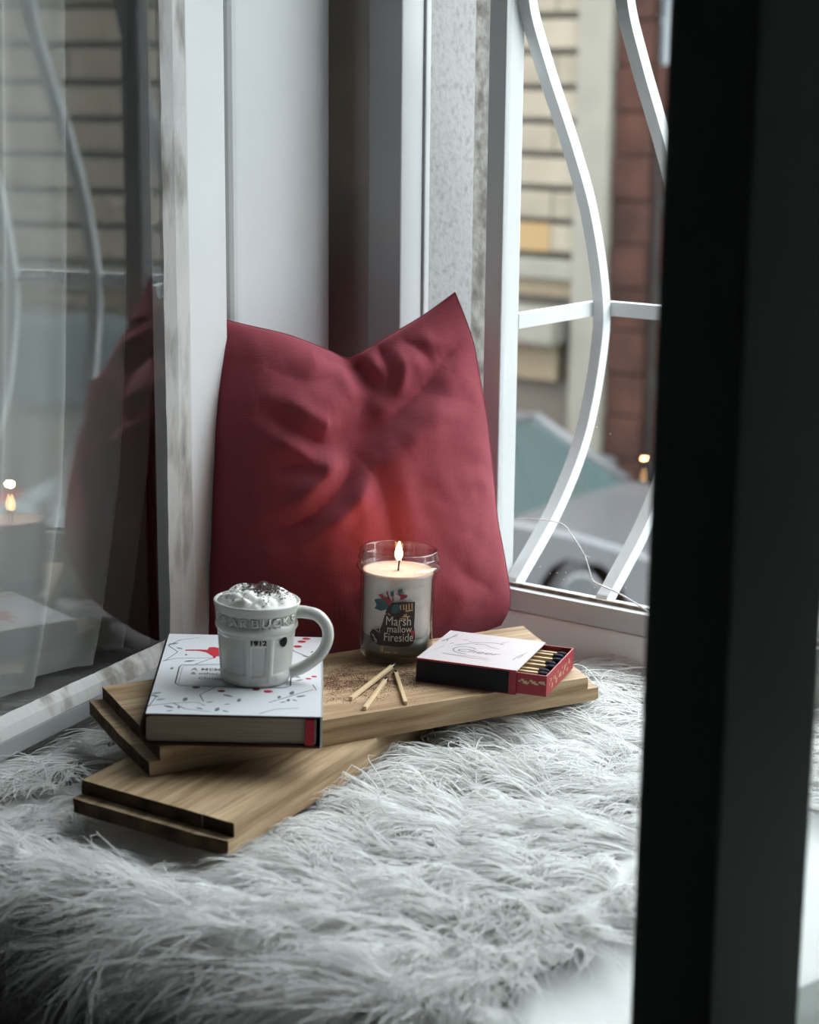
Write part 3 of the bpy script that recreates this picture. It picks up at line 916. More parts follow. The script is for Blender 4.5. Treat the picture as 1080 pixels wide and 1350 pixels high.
NT, NZ = 300, 96
V, F = [], []
zz = [MH * j / NZ for j in range(NZ + 1)]
prof_in = [(.0353 - .0009, MH + .0009), (.0353 - .0024, MH + .0004), (.0353 - .0034, MH - .002), (.029, .03), (.026, .008), (.0, .006)]
for i in range(NT):
    th = -180 + 360 * i / NT
    a = PHI0 + R(th)
    for z in zz:
        r_ = mug_r(z) + mug_relief(th, z)
        V.append((r_ * math.cos(a), r_ * math.sin(a), z))
    for r_, z in prof_in:
        V.append((r_ * math.cos(a), r_ * math.sin(a), z))
    V.append((0.024 * math.cos(a), 0.024 * math.sin(a), 0.0)); V.append((0, 0, 0.001))
m_ = NZ + 1 + len(prof_in)
for i in range(NT):
    j = (i + 1) % NT
    w_ = m_ + 2
    for k in range(m_ - 1):
        F.append((i * w_ + k, j * w_ + k, j * w_ + k + 1, i * w_ + k + 1))
    F.append((i * w_, i * w_ + m_, j * w_ + m_, j * w_))
    F.append((i * w_ + m_, i * w_ + m_ + 1, j * w_ + m_ + 1, j * w_ + m_))
me = mesh('cup', V, F, True)
bm = bmesh.new(); bm.from_mesh(me); bmesh.ops.remove_doubles(bm, verts=bm.verts, dist=1e-6); bmesh.ops.recalc_face_normals(bm, faces=bm.faces); bm.to_mesh(me); bm.free()
cup = link('cup', me, M_cer, mug, True)


def wrap(me, phi, th0, z0, rfun, lift):
    """lay a flat text mesh (x right, y up) round an upright cylinder"""
    for v in me.vertices:
        z = z0 + v.co.y
        r_ = rfun(z) + lift + v.co.z
        a = phi + R(th0) + v.co.x / rfun(z0)
        v.co = (r_ * math.cos(a), r_ * math.sin(a), z)
    me.update()
    return me


for k, ch in enumerate('STARBUCKS'):
    me = text_mesh(ch, .0112, bold=.0002)
    me.transform(Matrix.Diagonal((1.0, 0.86, 1, 1)))
    bm = bmesh.new(); bm.from_mesh(me)
    e = bmesh.ops.extrude_face_region(bm, geom=list(bm.faces))
    for v in e['geom']:
        if isinstance(v, bmesh.types.BMVert): v.co.z += 0.0012
    bmesh.ops.recalc_face_normals(bm, faces=bm.faces); bm.to_mesh(me); bm.free()
    link('embossed_letter', wrap(me, PHI0, (k - 4) * 15.5 - 3, .0547, mug_r, -0.0009), M_cer, cup, True)
me = text_mesh('1912', .0062, bold=.00025)
me.transform(Matrix.Diagonal((1.15, 0.9, 1, 1)))
link('number_print', wrap(me, PHI0, 2.5, .0383, mug_r, 0.0001), M_blk, cup, True)
V = [(0, 0, 0)] + [(.0038 * math.cos(t), .0042 * math.sin(t), 0) for t in [2 * math.pi * k / 24 for k in range(24)]]
F = [(0, 1 + k, 1 + (k + 1) % 24) for k in range(24)]
link('round_emblem', wrap(mesh('round_emblem', V, F), PHI0, 45, .0375, mug_r, 0.0002), M_blk, cup, True)
ha = PHI0 + R(80)
hp = catmull([(.0325, .0585), (.040, .0585), (.050, .0562), (.0575, .0475), (.0585, .036), (.053, .024), (.044, .0155), (.036, .0105), (.0285, .0075)], 6)
tube('handle', [(p.x * math.cos(ha), p.x * math.sin(ha), p.y) for p in [Vector((q.x, q.y)) for q in hp]], [0.0054 - 0.0007 * math.sin(math.pi * i / (len(hp) - 1)) for i in range(len(hp))], M_cer, mug, 14, **L_)

# whipped cream with grated chocolate
M_cream = plain('whipped_cream', (0.80, 0.79, 0.75), 0.6, 0.3, sub=0.25)
M_choc = plain('dark_chocolate', (0.045, 0.020, 0.014), 0.7, 0.3)
M_cocoa = plain('cocoa_powder', (0.15, 0.070, 0.050), 0.9, 0.1)
cream = empty('whipped_cream', mat=on_board(.009, -.201, 0, BT + 0.0003), label='whipped cream heaped in the mug, sprinkled with grated chocolate', cat='cream')


def cream_h(x, y):
    r_ = math.hypot(x, y) / .0330
    d = max(0.0, 1 - r_ ** 2.6)
    h = MH - 0.0020 + 0.0130 * d ** 0.75
    p = Vector((x * 95, y * 95, 3.1))
    w = mnoise.noise(p * 0.7) * 0.0028 + abs(mnoise.noise(p * 1.0)) * 0.0040 - 0.0012
    ridge = 0.0008 * math.sin(330 * (x * .8 + y * .6) + 4 * mnoise.noise(p * .6))
    return h + (w + ridge * 0.6) * min(1, (1.06 - r_) * 5)


V, F = [], []
NR_, NA = 44, 110
for i in range(NR_ + 1):
    for k in range(NA):
        a = 2 * math.pi * k / NA
        r_ = .0330 * i / NR_ * (1 + (0.03 * math.sin(3 * a + 1) + .02 * math.sin(7 * a)) * (i / NR_))
        x, y = r_ * math.cos(a), r_ * math.sin(a)
        V.append((x, y, cream_h(x, y)))
for i in range(NR_):
    for k in range(NA):
        kk = (k + 1) % NA
        F.append((i * NA + k, (i + 1) * NA + k, (i + 1) * NA + kk, i * NA + kk))
b0 = len(V)
for k in range(NA):
    a = 2 * math.pi * k / NA
    V.append((.030 * math.cos(a), .030 * math.sin(a), MH - .010))
for k in range(NA):
    kk = (k + 1) % NA
    F.append((NR_ * NA + k, b0 + k, b0 + kk, NR_ * NA + kk))
F.append(tuple(b0 + k for k in range(NA)))
me = mesh('cream', V, F, True)
bm = bmesh.new(); bm.from_mesh(me); bmesh.ops.remove_doubles(bm, verts=bm.verts, dist=1e-7); bmesh.ops.recalc_face_normals(bm, faces=bm.faces); bm.to_mesh(me); bm.free()
link('cream', me, M_cream, cream, True)


def flakes(n, sampler, zf, smin, smax):
    V, F = [], []
    for _ in range(n):
        x, y, k = sampler()
        s = random.uniform(smin, smax) * k
        a = random.uniform(0, 6.28); t = random.uniform(-.5, .5)
        z = zf(x, y) + s * 0.25
        c, sn = math.cos(a), math.sin(a)
        b = len(V)
        for (u, w, h) in ((-1, -.5, 0), (1, -.4, t * .4), (.8, .6, t * .5), (-.7, .55, 0), (0, 0, .55)):
            V.append((x + s * (u * c - w * sn), y + s * (u * sn + w * c), z + s * h))
        F += [(b, b + 1, b + 4), (b + 1, b + 2, b + 4), (b + 2, b + 3, b + 4), (b + 3, b, b + 4), (b + 3, b + 2, b + 1, b)]
    return V, F


ccx, ccy = .0050 * math.cos(PHI0 + R(110)), .0050 * math.sin(PHI0 + R(110))


def choc_s():
    if random.random() < .85:
        x, y = random.gauss(ccx, .0070), random.gauss(ccy, .0070)
    else:
        a = random.uniform(0, 6.28); r_ = .030 * math.sqrt(random.random()); x, y = r_ * math.cos(a), r_ * math.sin(a)
    return x, y, 1.0


V, F = flakes(1100, choc_s, cream_h, .0005, .0013)
link('grated_chocolate', mesh('grated_chocolate', V, F), M_choc, cream, True, kind='stuff')

# ------------------------------------------------------------------ the candle in a jar
jar = empty('jar_candle', mat=on_board(0, 0, 0, 0.0002), label='lit candle in a clear glass jar with a printed stocking label', cat='candle')
JH = 0.1005
outp = [(0, .0005), (.024, .0005), (.0290, .0012), (.0318, .0040), (.0329, .0085), (.0332, .02), (.0334, .055), (.0334, .070), (.0338, .0765), (.0350, .0800), (.0352, .0815), (.0370, .0830), (.0382, .0850), (.0370, .0870), (.0352, .0880), (.0350, .0900), (.0360, .0917), (.0369, .0930), (.0360, .0943), (.0350, .0955), (.0352, .0985), (.0349, .1002), (.0340, .1008)]
inp = [(.0330, .1002), (.0326, .0985), (.0326, .0800), (.0312, .0755), (.0310, .070), (.0308, .0120), (.0290, .0080), (0, .0065)]
lathe('glass', outp + inp, M_jar, jar, 96)
M_wax = plain('cream_wax', (0.62, 0.56, 0.515), 0.35, 0.4, sub=0.6)
lathe('wax', [(0, .0240), (.0296, .0240), (.0304, .0255), (.0304, .0740), (.0318, .0790), (.0318, .0820), (.0305, .0812), (.02, .0806), (0, .0804)], M_wax, jar, 72)
M_base = plain('shade_grey_base', (0.13, 0.13, 0.115), 0.3, 0.5)
lathe('shade_plug', [(0, .0070), (.0280, .0070), (.0303, .0120), (.0303, .0240), (0, .0240)], M_base, jar, 48)  # solid plug whose dark grey stands in for shade in the glass base
M_wick = plain('burnt_wick', (0.03, 0.02, 0.015), 0.9, 0.1)
tube('wick', [(0, 0, .0795), (.0003, 0, .085), (.001, .0005, .0915), (.002, .001, .0945)], .0008, M_wick, jar, 6, **L_)
M_flame = emit('candle_flame', (1.0, 0.58, 0.26), 13.0)
fl = [(0, .0900), (.0016, .0905), (.0029, .0923), (.0036, .0948), (.0034, .0978), (.0025, .1012), (.0013, .1048), (0, .1075)]
flame = lathe('flame', fl, M_flame, jar, 20)
ld = bpy.data.lights.new('candle_glow', 'POINT')
ld.energy = 0.115
ld.color = (1.0, 0.42, 0.19)
ld.shadow_soft_size = 0.004
lo = bpy.data.objects.new('candle_glow', ld)
COL.objects.link(lo); lo.parent = jar; lo.location = (0.0, 0.0, 0.1170)
# printed label
PHJ = R(-52.9)
M_lbrown = plain('brown_label_ink', (0.030, 0.012, 0.010), 0.5, 0.4)
M_lcream = plain('cream_label_ink', (0.55, 0.50, 0.43), 0.5, 0.4)
M_lgold = plain('gold_label_ink', (0.50, 0.29, 0.13), 0.4, 0.5)
M_lteal = plain('teal_label_ink', (0.030, 0.085, 0.095), 0.5, 0.4)
M_lred = plain('red_label_ink', (0.30, 0.025, 0.035), 0.5, 0.4)
jr = lambda z: 0.0334


def lab(x, y):
    """label drawing units (1/10 px of a close view) to arc length and height on the jar"""
    return math.asin(max(-1, min(1, (x - 522) / 462.0))) * 0.0334, (880 - (760 + y / 9.82)) / 1450.0 / 0.955 - 0.0085


def label_poly(name, pts, mat, lift, parent):
    P = [lab(*p) for p in pts]
    bm = bmesh.new()
    f = bm.faces.new([bm.verts.new((x, y, 0)) for x, y in P])
    bmesh.ops.triangulate(bm, faces=[f])
    bmesh.ops.subdivide_edges(bm, edges=list(bm.edges), cuts=3, use_grid_fill=True)
    me = bpy.data.meshes.new(name); bm.to_mesh(me); bm.free()
    return link(name, wrap(me, PHJ, 0, 0, jr, lift), mat, parent, True)


stocking = label_poly('label', [(405, 300), (470, 262), (560, 250), (738, 248), (742, 420), (738, 560), (752, 640), (756, 700), (735, 770), (690, 800), (560, 806), (430, 800), (300, 802), (240, 780), (205, 730), (200, 670), (228, 625), (290, 605), (330, 580), (350, 520), (372, 430)], M_lbrown, .00012, jar)
for k, pts in enumerate(([(240, 250), (300, 225), (380, 245), (420, 300), (400, 345), (330, 375), (245, 360), (270, 310)], [(470, 290), (520, 270), (560, 300), (545, 370), (490, 400), (450, 360)], [(520, 110), (575, 85), (585, 130), (545, 160)], [(430, 130), (470, 110), (480, 170), (440, 185)])):
    label_poly('leaf_print', pts, M_lteal, .00020, stocking)
for pts in ([(285, 180), (330, 160), (360, 200), (420, 215), (455, 240), (440, 290), (400, 290), (385, 245), (320, 215)], [(380, 130), (400, 120), (430, 215), (412, 225)], [(500, 140), (560, 150), (640, 160), (640, 185), (590, 215), (545, 225), (560, 185)], [(455, 165), (470, 160), (478, 240), (462, 245)], [(690, 610), (740, 600), (750, 660), (720, 690)]):
    label_poly('red_print', pts, M_lred, .00024, stocking)


def label_strokes(name, strokes, mat, w, lift, parent):
    V, F = [], []
    for s in strokes:
        P = [Vector(lab(*p)) for p in s]
        Q = []
        for a, b_ in zip(P, P[1:]):
            for k in range(3):
                Q.append(a.lerp(b_, k / 3))
        Q.append(P[-1])
        l_, r_ = stroke_poly(Q, w)
        b0 = len(V)
        for a, c in zip(l_, r_):
            V += [(a.x, a.y, 0), (c.x, c.y, 0)]
        for i in range(len(l_) - 1):
            F.append((b0 + 2 * i, b0 + 2 * i + 2, b0 + 2 * i + 3, b0 + 2 * i + 1))
    return link(name, wrap(mesh(name, V, F), PHJ, 0, 0, jr, lift), mat, parent, True)


label_strokes('gold_print', [[(560, 285), (568, 345)], [(598, 275), (604, 345)], [(632, 275), (634, 350)], [(665, 268), (668, 345)], [(700, 268), (704, 335)], [(625, 362), (715, 350)], [(415, 395), (440, 418)], [(610, 400), (622, 430)], [(640, 395), (632, 430)], [(590, 430), (680, 428)], [(560, 452), (640, 458)], [(345, 815), (345, 880)], [(365, 815), (362, 885)], [(385, 882), (460, 880)], [(500, 880), (545, 880)]], M_lgold, .00095, .0003, stocking)
label_strokes('white_print', [[(170, 540), (215, 520), (255, 440), (300, 450), (335, 520), (350, 430), (395, 400)], [(175, 545), (230, 590), (300, 640)], [(205, 440), (260, 470), (300, 520), (325, 590)], [(215, 560), (270, 500)], [(240, 580), (300, 560)], [(330, 500), (315, 650)], [(225, 680), (255, 700)], [(250, 735), (290, 760)], [(235, 690), (285, 750)], [(255, 770), (290, 775)]], M_lcream, .0005, .0003, stocking)
for body, sz, x, y, sx in (('Marsh', .0118, 545, 492, .80), ('mallow', .0092, 560, 590, .84), ('Fireside', .0108, 553, 695, .80)):
    me = text_mesh(body, sz)
    me.transform(Matrix.Diagonal((sx, 1.0, 1, 1)))
    ax_, az_ = lab(x, y)
    link('lettering', wrap(me, PHJ, math.degrees(ax_ / .0334), az_, jr, .0003), M_lcream, stocking, True)

# ------------------------------------------------------------------ matchbox
M_card = plain('pale_pink_card', (0.47, 0.425, 0.435), 0.55, 0.3)
M_redc = plain('red_card', (0.30, 0.022, 0.032), 0.5, 0.35)
M_strik = plain('black_striker', (0.014, 0.015, 0.018), 0.85, 0.2, bump=0.3, bscale=1500)
M_stick = wood('pale_match_wood', (0.52, 0.38, 0.22), (0.70, 0.56, 0.37), (0.85, 0.8, 0.75), axis=(0, 0, 0))
M_head = plain('navy_match_head', (0.012, 0.015, 0.028), 0.75, 0.3, bump=0.3, bscale=900)
M_burn = plain('charred_match_head', (0.010, 0.011, 0.012), 0.9, 0.2, bump=0.4, bscale=900)
XL, XW, XH = 0.090, 0.098, 0.0215
mb = empty('matchbox', mat=on_board(.0595, -.049, R(18), 0.0003), label='pale pink matchbox with black striker side and red tray pulled open', cat='matchbox')
slv = box('sleeve_top', 0, XL, 0, XW, XH - .0010, XH, M_card, mb, **L_)
box('sleeve_bottom', 0, XL, 0, XW, 0, .0010, M_redc, mb, **L_)
nsd = box('sleeve_side', 0, XL, 0, .0010, .0010, XH - .0010, M_redc, mb, **L_)
box('striker', .0005, XL - .0065, -.0003, .0, .0008, XH - .0014, M_strik, nsd, **L_)
box('sleeve_side', 0, XL, XW - .0010, XW, .0010, XH - .0010, M_redc, mb, **L_)
box('edge_print', 0, XL, -.0001, .0008, XH - .0012, XH + .0001, M_redc, slv, **L_)
# script lettering and flourishes on the lid
sc = lambda pts: [(p.x, p.y) for p in catmull([(x, y, 0) for x, y in pts], 5)]
fl_ = [(sc([(.018, .052), (.026, .061), (.036, .070), (.048, .0745), (.058, .073)]), .0006, .0011), (sc([(.034, .063), (.042, .066), (.050, .060), (.058, .057)]), .0009, .0006),
       (sc([(.040, .048), (.033, .052), (.024, .050), (.021, .040), (.026, .032), (.036, .030)]), .0007, .0013), (sc([(.016, .024), (.028, .0225), (.042, .0205), (.060, .0195)]), .0012, .0006),
       (sc([(.030, .024), (.044, .026), (.058, .024)]), .0005, .0005), (sc([(.004, .060), (.006, .068), (.0085, .078), (.010, .088)]), .0014, .0009), (sc([(.008, .062), (.007, .072), (.011, .083)]), .0010, .0008),
       (sc([(.006, .030), (.009, .040), (.010, .048)]), .0005, .0004), (sc([(.078, .030), (.080, .045), (.084, .058)]), .0009, .0007), (sc([(.081, .036), (.0825, .050)]), .0008, .0008),
       (sc([(.055, .072), (.056, .080), (.060, .083)]), .0007, .0005), (sc([(.020, .072), (.024, .075)]), .0008, .0008), (sc([(.013, .055), (.015, .060)]), .0008, .0008), (sc([(.026, .068), (.029, .070)]), .0008, .0008)]
print_strokes('script_print', fl_, M_leaf, slv, XH + .00012)
me = text_mesh('Cheer', .015, shear=0.35)
me.transform(Matrix.Translation((.0425, .040, XH + .00012)) @ Matrix.Diagonal((1.0, 0.85, 1, 1)))
link('script_print', me, M_leaf, slv, True)
# tray
tx0, tx1 = 0.0265, 0.1165
box('tray_base', tx0, tx1, .0016, XW - .0016, .0014, .0024, M_redc, mb, **L_)
trs = box('tray_side', tx0, tx1, .0016, .0028, .0024, XH - .0018, M_redc, mb, **L_)
box('tray_side', tx0, tx1, XW - .0028, XW - .0016, .0024, XH - .0018, M_redc, mb, **L_)
tend = box('tray_end', tx1 - .0012, tx1, .0028, XW - .0028, .0024, XH - .0018, M_redc, mb, **L_)
box('tray_end', tx0, tx0 + .0012, .0028, XW - .0028, .0024, XH - .0018, M_redc, mb, **L_)
M_gold = plain('gold_foil_print', (0.48, 0.36, 0.22), 0.4, 0.5)
V, F = [], []
for k in range(9):
    x = XL + .0025 + k * .0026; z = .0125 + .0012 * math.sin(k * 1.9)
    b0 = len(V); s_ = .0012 + .0006 * (k % 3)
    V += [(x - s_, .00155, z - s_ * .3), (x + s_, .00155, z - s_ * .8), (x + s_ * .5, .00155, z + s_ * .7), (x - s_ * .6, .00155, z + s_ * .5)]
    F.append((b0, b0 + 1, b0 + 2, b0 + 3))
link('gold_print', mesh('gold_print', V, F), M_gold, trs, True)
V, F = [], []
for k in range(16):
    y = .012 + k * .0048; z = .010 + .0035 * math.sin(k * 2.3)
    b0 = len(V); s_ = .0014 + .0006 * (k % 3)
    V += [(tx1 + .0001, y - s_, z - s_ * .6), (tx1 + .0001, y + s_ * .4, z - s_), (tx1 + .0001, y + s_, z + s_ * .6), (tx1 + .0001, y - s_ * .3, z + s_)]
    F.append((b0, b0 + 1, b0 + 2, b0 + 3))
link('gold_print', mesh('gold_print', V, F), M_gold, tend, True)


def match_meshes(L, w, hl, hr):
    bm = bmesh.new(); add_box(bm, 0, L, -w / 2, w / 2, -w / 2, w / 2, w * .08, 1)
    st_ = bm_mesh('stick', bm)
    V, F = lathe_data([(0, -hl * .55), (hr * .75, -hl * .5), (hr, -hl * .1), (hr * .95, hl * .25), (hr * .6, hl * .48), (0, hl * .55)], 10)
    hd = mesh('head', V, F, True); hd.transform(Matrix.Translation((L, 0, 0)) @ Matrix.Rotation(R(90), 4, 'Y'))
    return st_, hd


def match(mat4, meshes, hm, label, group):
    t = empty('match', mat=mat4, label=label, cat='match', group=group)
    link('stick', meshes[0], M_stick, t, True)
    link('head', meshes[1], hm, t, True)
    return t


inm = match_meshes(.074, .0037, .0095, .0031)
MBM = on_board(.0595, -.049, R(18), 0.0003)
rows_ = [(.0095, 0.0150), (.0210, .0152), (.0325, .0146), (.0440, .0152), (.0560, .0150), (.0680, .0149), (.0800, .0153), (.0890, .0147), (.0150, .0085), (.0270, .0083), (.0385, .0086), (.0500, .0084), (.0620, .0085), (.0740, .0083)]
for k, (y, z) in enumerate(rows_):
    dx = .0018 * math.sin(k * 2.7) - .001
    match(MBM @ Matrix.Translation((.0345 + dx, y, z - .0006)) @ Matrix.Rotation(R(1.5 * math.sin(k * 3.1)), 4, 'Z'), inm, M_head,
          'navy-headed match lying in the open red matchbox tray', 'matches in the matchbox tray')
for (a, b_, ha_, hb_, label) in (((.052, -.130), (.028, -.040), .0019, .0062, 'burnt match leaning left with its charred head topmost of the three'),
                                 ((.077, -.143), (.041, -.067), .0019, .0021, 'burnt match in the middle of the three loose on the board'),
                                 ((.093, -.108), (.034, -.044), .0019, .0019, 'burnt match nearest the matchbox among the three loose ones')):
    p0, p1 = fb(a[0], a[1], ha_), fb(b_[0], b_[1], hb_)
    x_ = (p1 - p0); Lm = x_.length; x_.normalize()
    y_ = Vector((0, 0, 1)).cross(x_).normalized(); z_ = x_.cross(y_)
    mm = Matrix((x_, y_, z_)).transposed().to_4x4(); mm.translation = p0
    match(mm, match_meshes(Lm, .0032, .010, .0021), M_burn, label, 'three burnt matches on the board')

# cocoa spilled on the board
def cocoa_s():
    while True:
        c = random.choice(((.008, -.098, .022), (.030, -.085, .028), (.000, -.075, .016), (.045, -.050, .014), (.028, -.108, .015)))
        x, y = random.gauss(c[0], c[2]), random.gauss(c[1], c[2])
        d_ = mnoise.noise(Vector((x * 70, y * 70, 2)))
        if d_ < -0.15 and random.random() < .7: continue
        if x * x + y * y < .034 ** 2: continue
        lx, ly = x - .006, y + .327
        bx = lx * math.cos(R(39.3)) + ly * math.sin(R(39.3)); by = -lx * math.sin(R(39.3)) + ly * math.cos(R(39.3))
        if -.002 < bx < BW + .002 and -.002 < by < BD: continue
        mx_, my_ = x - .0595, y + .049
        ux = mx_ * math.cos(R(18)) + my_ * math.sin(R(18)); uy = -mx_ * math.sin(R(18)) + my_ * math.cos(R(18))
        if ux > -.001 and uy > -.001: continue
        if (x - .018) * .937 - (y + .322) * .349 > -.004: continue
        return x, y, 0.7 + .6 * max(0, d_)


V, F = flakes(7500, cocoa_s, lambda x, y: zb(x, y, -.0001), .0002, .0008)
link('cocoa_powder', mesh('cocoa_powder', V, F), M_cocoa, kind='stuff', label='spilled brown cocoa powder on the upper board', cat='cocoa powder')

# ------------------------------------------------------------------ cushion
def linen():
    m, nt, b = mat_new('burgundy_linen')
    N = nt.nodes; Lk = nt.links
    tc = N.new('ShaderNodeTexCoord')
    nz = N.new('ShaderNodeTexNoise'); nz.inputs['Scale'].default_value = 18; nz.inputs['Detail'].default_value = 5
    Lk.new(tc.outputs['Object'], nz.inputs['Vector'])
    rp = N.new('ShaderNodeValToRGB')
    rp.color_ramp.elements[0].color = (0.205, 0.037, 0.049, 1); rp.color_ramp.elements[1].color = (0.265, 0.051, 0.067, 1)
    Lk.new(nz.outputs['Fac'], rp.inputs[0])
    hs = []
    for sc_ in ((1300, 90, 60), (60, 90, 1300)):
        mp = N.new('ShaderNodeMapping'); mp.inputs['Scale'].default_value = sc_
        Lk.new(tc.outputs['Object'], mp.inputs['Vector'])
        n2 = N.new('ShaderNodeTexNoise'); n2.inputs['Scale'].default_value = 1; n2.inputs['Detail'].default_value = 2
        Lk.new(mp.outputs[0], n2.inputs['Vector']); hs.append(n2)
    ad = N.new('ShaderNodeMath'); ad.operation = 'ADD'
    Lk.new(hs[0].outputs['Fac'], ad.inputs[0]); Lk.new(hs[1].outputs['Fac'], ad.inputs[1])
    bp = N.new('ShaderNodeBump'); bp.inputs['Strength'].default_value = 0.25; bp.inputs['Distance'].default_value = 0.0010
    Lk.new(ad.outputs[0], bp.inputs['Height']); Lk.new(bp.outputs[0], b.inputs['Normal'])
    mx = N.new('ShaderNodeMix'); mx.data_type = 'RGBA'; mx.blend_type = 'MULTIPLY'; mx.inputs[0].default_value = 0.18
    sc2 = N.new('ShaderNodeMath'); sc2.operation = 'MULTIPLY'; sc2.inputs[1].default_value = 0.95
    Lk.new(ad.outputs[0], sc2.inputs[0])
    Lk.new(rp.outputs[0], mx.inputs[6]); Lk.new(sc2.outputs[0], mx.inputs[7]); Lk.new(mx.outputs[2], b.inputs['Base Color'])
    b.inputs['Roughness'].default_value = 0.9
    b.inputs['Specular IOR Level'].default_value = 0.15
    b.inputs['Sheen Weight'].default_value = 0.35; b.inputs['Sheen Roughness'].default_value = 0.45
    b.inputs['Sheen Tint'].default_value = (0.9, 0.35, 0.42, 1)
    return m


def curve2(pts, n):
    C_ = np.array([(p.x, p.y) for p in catmull([(a, b_, 0) for a, b_ in pts], 12)])
    s = np.concatenate([[0], np.cumsum(np.linalg.norm(np.diff(C_, axis=0), axis=1))]); s /= s[-1]
    t = np.linspace(0, 1, n)
    return np.stack([np.interp(t, s, C_[:, 0]), np.interp(t, s, C_[:, 1])], 1)


NP = 190
left = curve2([(-0.0085, 0.0121), (-0.0050, 0.0713), (-0.0033, 0.1291), (-0.0033, 0.1867), (-0.002, 0.2442), (-0.001, 0.2943), (-0.0015, 0.3300)], NP)
right = curve2([(0.2800, 0.0200), (0.2905, 0.0420), (0.2866, 0.0829), (0.28, 0.1244), (0.2766, 0.1693), (0.272, 0.2215), (0.2656, 0.2662), (0.259, 0.3033), (0.2434, 0.3470)], NP)
bot = curve2([(-0.0085, 0.0121), (0.0529, 0.0001), (0.1195, -0.004), (0.1874, -0.002), (0.2335, 0.0068), (0.2800, 0.0200)], NP)
top = curve2([(-0.0015, 0.3300), (0.0346, 0.3201), (0.0779, 0.3091), (0.1142, 0.2946), (0.1347, 0.2854), (0.1513, 0.2924), (0.1818, 0.3092), (0.2125, 0.3262), (0.2434, 0.3470)], NP)
uu = np.linspace(0, 1, NP)[None, :, None]; vv = np.linspace(0, 1, NP)[:, None, None]
G = (1 - vv) * bot[None] + vv * top[None] + (1 - uu) * left[:, None] + uu * right[:, None] - ((1 - uu) * (1 - vv) * bot[0] + uu * (1 - vv) * bot[-1] + (1 - uu) * vv * top[0] + uu * vv * top[-1])
u2 = np.linspace(-1, 1, NP)[None, :]; v2 = np.linspace(-1, 1, NP)[:, None]
ax_u = np.clip(1 - np.abs(u2) ** 2.2, 0, 1); ax_v = np.clip(1 - np.abs(v2) ** 2.2, 0, 1)
puff = (ax_u ** 0.78) * (ax_v ** 0.60)
corner = 1 - 0.35 * (np.abs(u2) ** 3) * (np.abs(v2) ** 3)
H = 0.071 * puff * (1.08 - 0.16 * v2) * corner
folds = [  # polyline (w,h), depth, width, ridge height, ridge side
    ([(0.1362, 0.290), (0.1461, 0.2691), (0.1545, 0.2529)], .022, .0095, .007), ([(0.1640, 0.2960), (0.1690, 0.2723), (0.1627, 0.2504)], .010, .007, .007),
    ([(0.1545, 0.2529), (0.139, 0.2328), (0.1262, 0.2077)], .017, .012, .004), ([(0.1262, 0.2077), (0.1223, 0.1786), (0.1022, 0.1538), (0.072, 0.1331), (0.0312, 0.1189)], .018, .0095, .009),
    ([(0.1262, 0.2077), (0.1002, 0.2049), (0.0785, 0.2165), (0.0534, 0.2339)], .013, .009, .008), ([(0.1261, 0.204), (0.1641, 0.2248), (0.1989, 0.2531), (0.2224, 0.2783)], .020, .014, .007),
    ([(0.1296, 0.1966), (0.1473, 0.1667), (0.1551, 0.1296), (.158, .09)], .007, .011, .003), ([(0.2225, 0.282), (0.2457, 0.2947)], .005, .007, .002),
    ([(0.1208, 0.2698), (0.0911, 0.2633), (0.0477, 0.2788)], .0055, .012, .003), ([(.20, .25), (.235, .243), (.262, .235)], .003, .009, .002), ([(.262, .06), (.235, .075), (.21, .10)], .004, .010, .002),
    ([(.005, .06), (.03, .075), (.07, .08)], .004, .012, .002), ([(.09, .19), (.06, .185), (.03, .192)], .004, .010, .002), ([(.285, .17), (.255, .18), (.225, .178)], .003, .008, .002),
    ([(.19, .30), (.205, .288), (.213, .275)], .005, .007, .003)]


def poly_dist(G, pts):
    best = np.full(G.shape[:2], 1e9); tt = np.zeros(G.shape[:2])
    P_ = np.array([(p.x, p.y) for p in catmull([(a, b_, 0) for a, b_ in pts], 6)])
    n_ = len(P_) - 1
    for i in range(n_):
        a, b_ = P_[i], P_[i + 1]; d_ = b_ - a
        k = np.clip(((G - a) @ d_) / (d_ @ d_ + 1e-12), 0, 1)
        q = a + k[..., None] * d_
        dist = np.linalg.norm(G - q, axis=2)
        m = dist < best
        best[m] = dist[m]; tt[m] = ((i + k) / n_)[m]
    return best, tt


disp = np.zeros_like(H)
for pts, dep, wid, rid in folds:
    d_, t_ = poly_dist(G, pts)
    tap = np.clip(1.15 - t_ ** 1.6, 0, 1)
    disp -= dep * np.exp(-(d_ / (wid * 1.05)) ** 1.35) * tap
    disp += rid * np.exp(-((d_ - wid * 1.9) / (wid * 1.0)) ** 2) * tap * np.clip((t_ - .08) / .3, 0, 1)
# the chop: a broad hollow from the notch to the middle
d_, t_ = poly_dist(G, [(0.136, 0.30), (0.142, 0.26), (0.128, 0.21)])
disp -= 0.011 * np.exp(-(d_ / .040) ** 2)
soft = np.clip(puff * 3.0, 0, 1)
wr = np.zeros_like(H)
for j in range(NP):
    for i in range(NP):
        wr[j, i] = mnoise.noise(Vector((G[j, i, 0] * 24, G[j, i, 1] * 24, 5))) * 0.0035 + mnoise.noise(Vector((G[j, i, 0] * 60, G[j, i, 1] * 60, 9))) * 0.0011
disp = np.where(disp < 0, -0.026 * np.tanh(-disp / 0.026), disp)
HF = np.maximum(H + (disp + wr) * soft, 0.0008 * soft)
HB = 0.050 * puff * corner + wr * soft * .5 - 0.018 * np.exp(-(d_ / .04) ** 2) * soft
HB = np.maximum(HB, 0.0008 * soft)
pA = np.array([-.185, -.035, .020]); pe = np.array([.6436, .7653, 0]); pu = np.array([-.1329, .1118, .9848]); pn = np.array([.7537, -.6338, .1736])
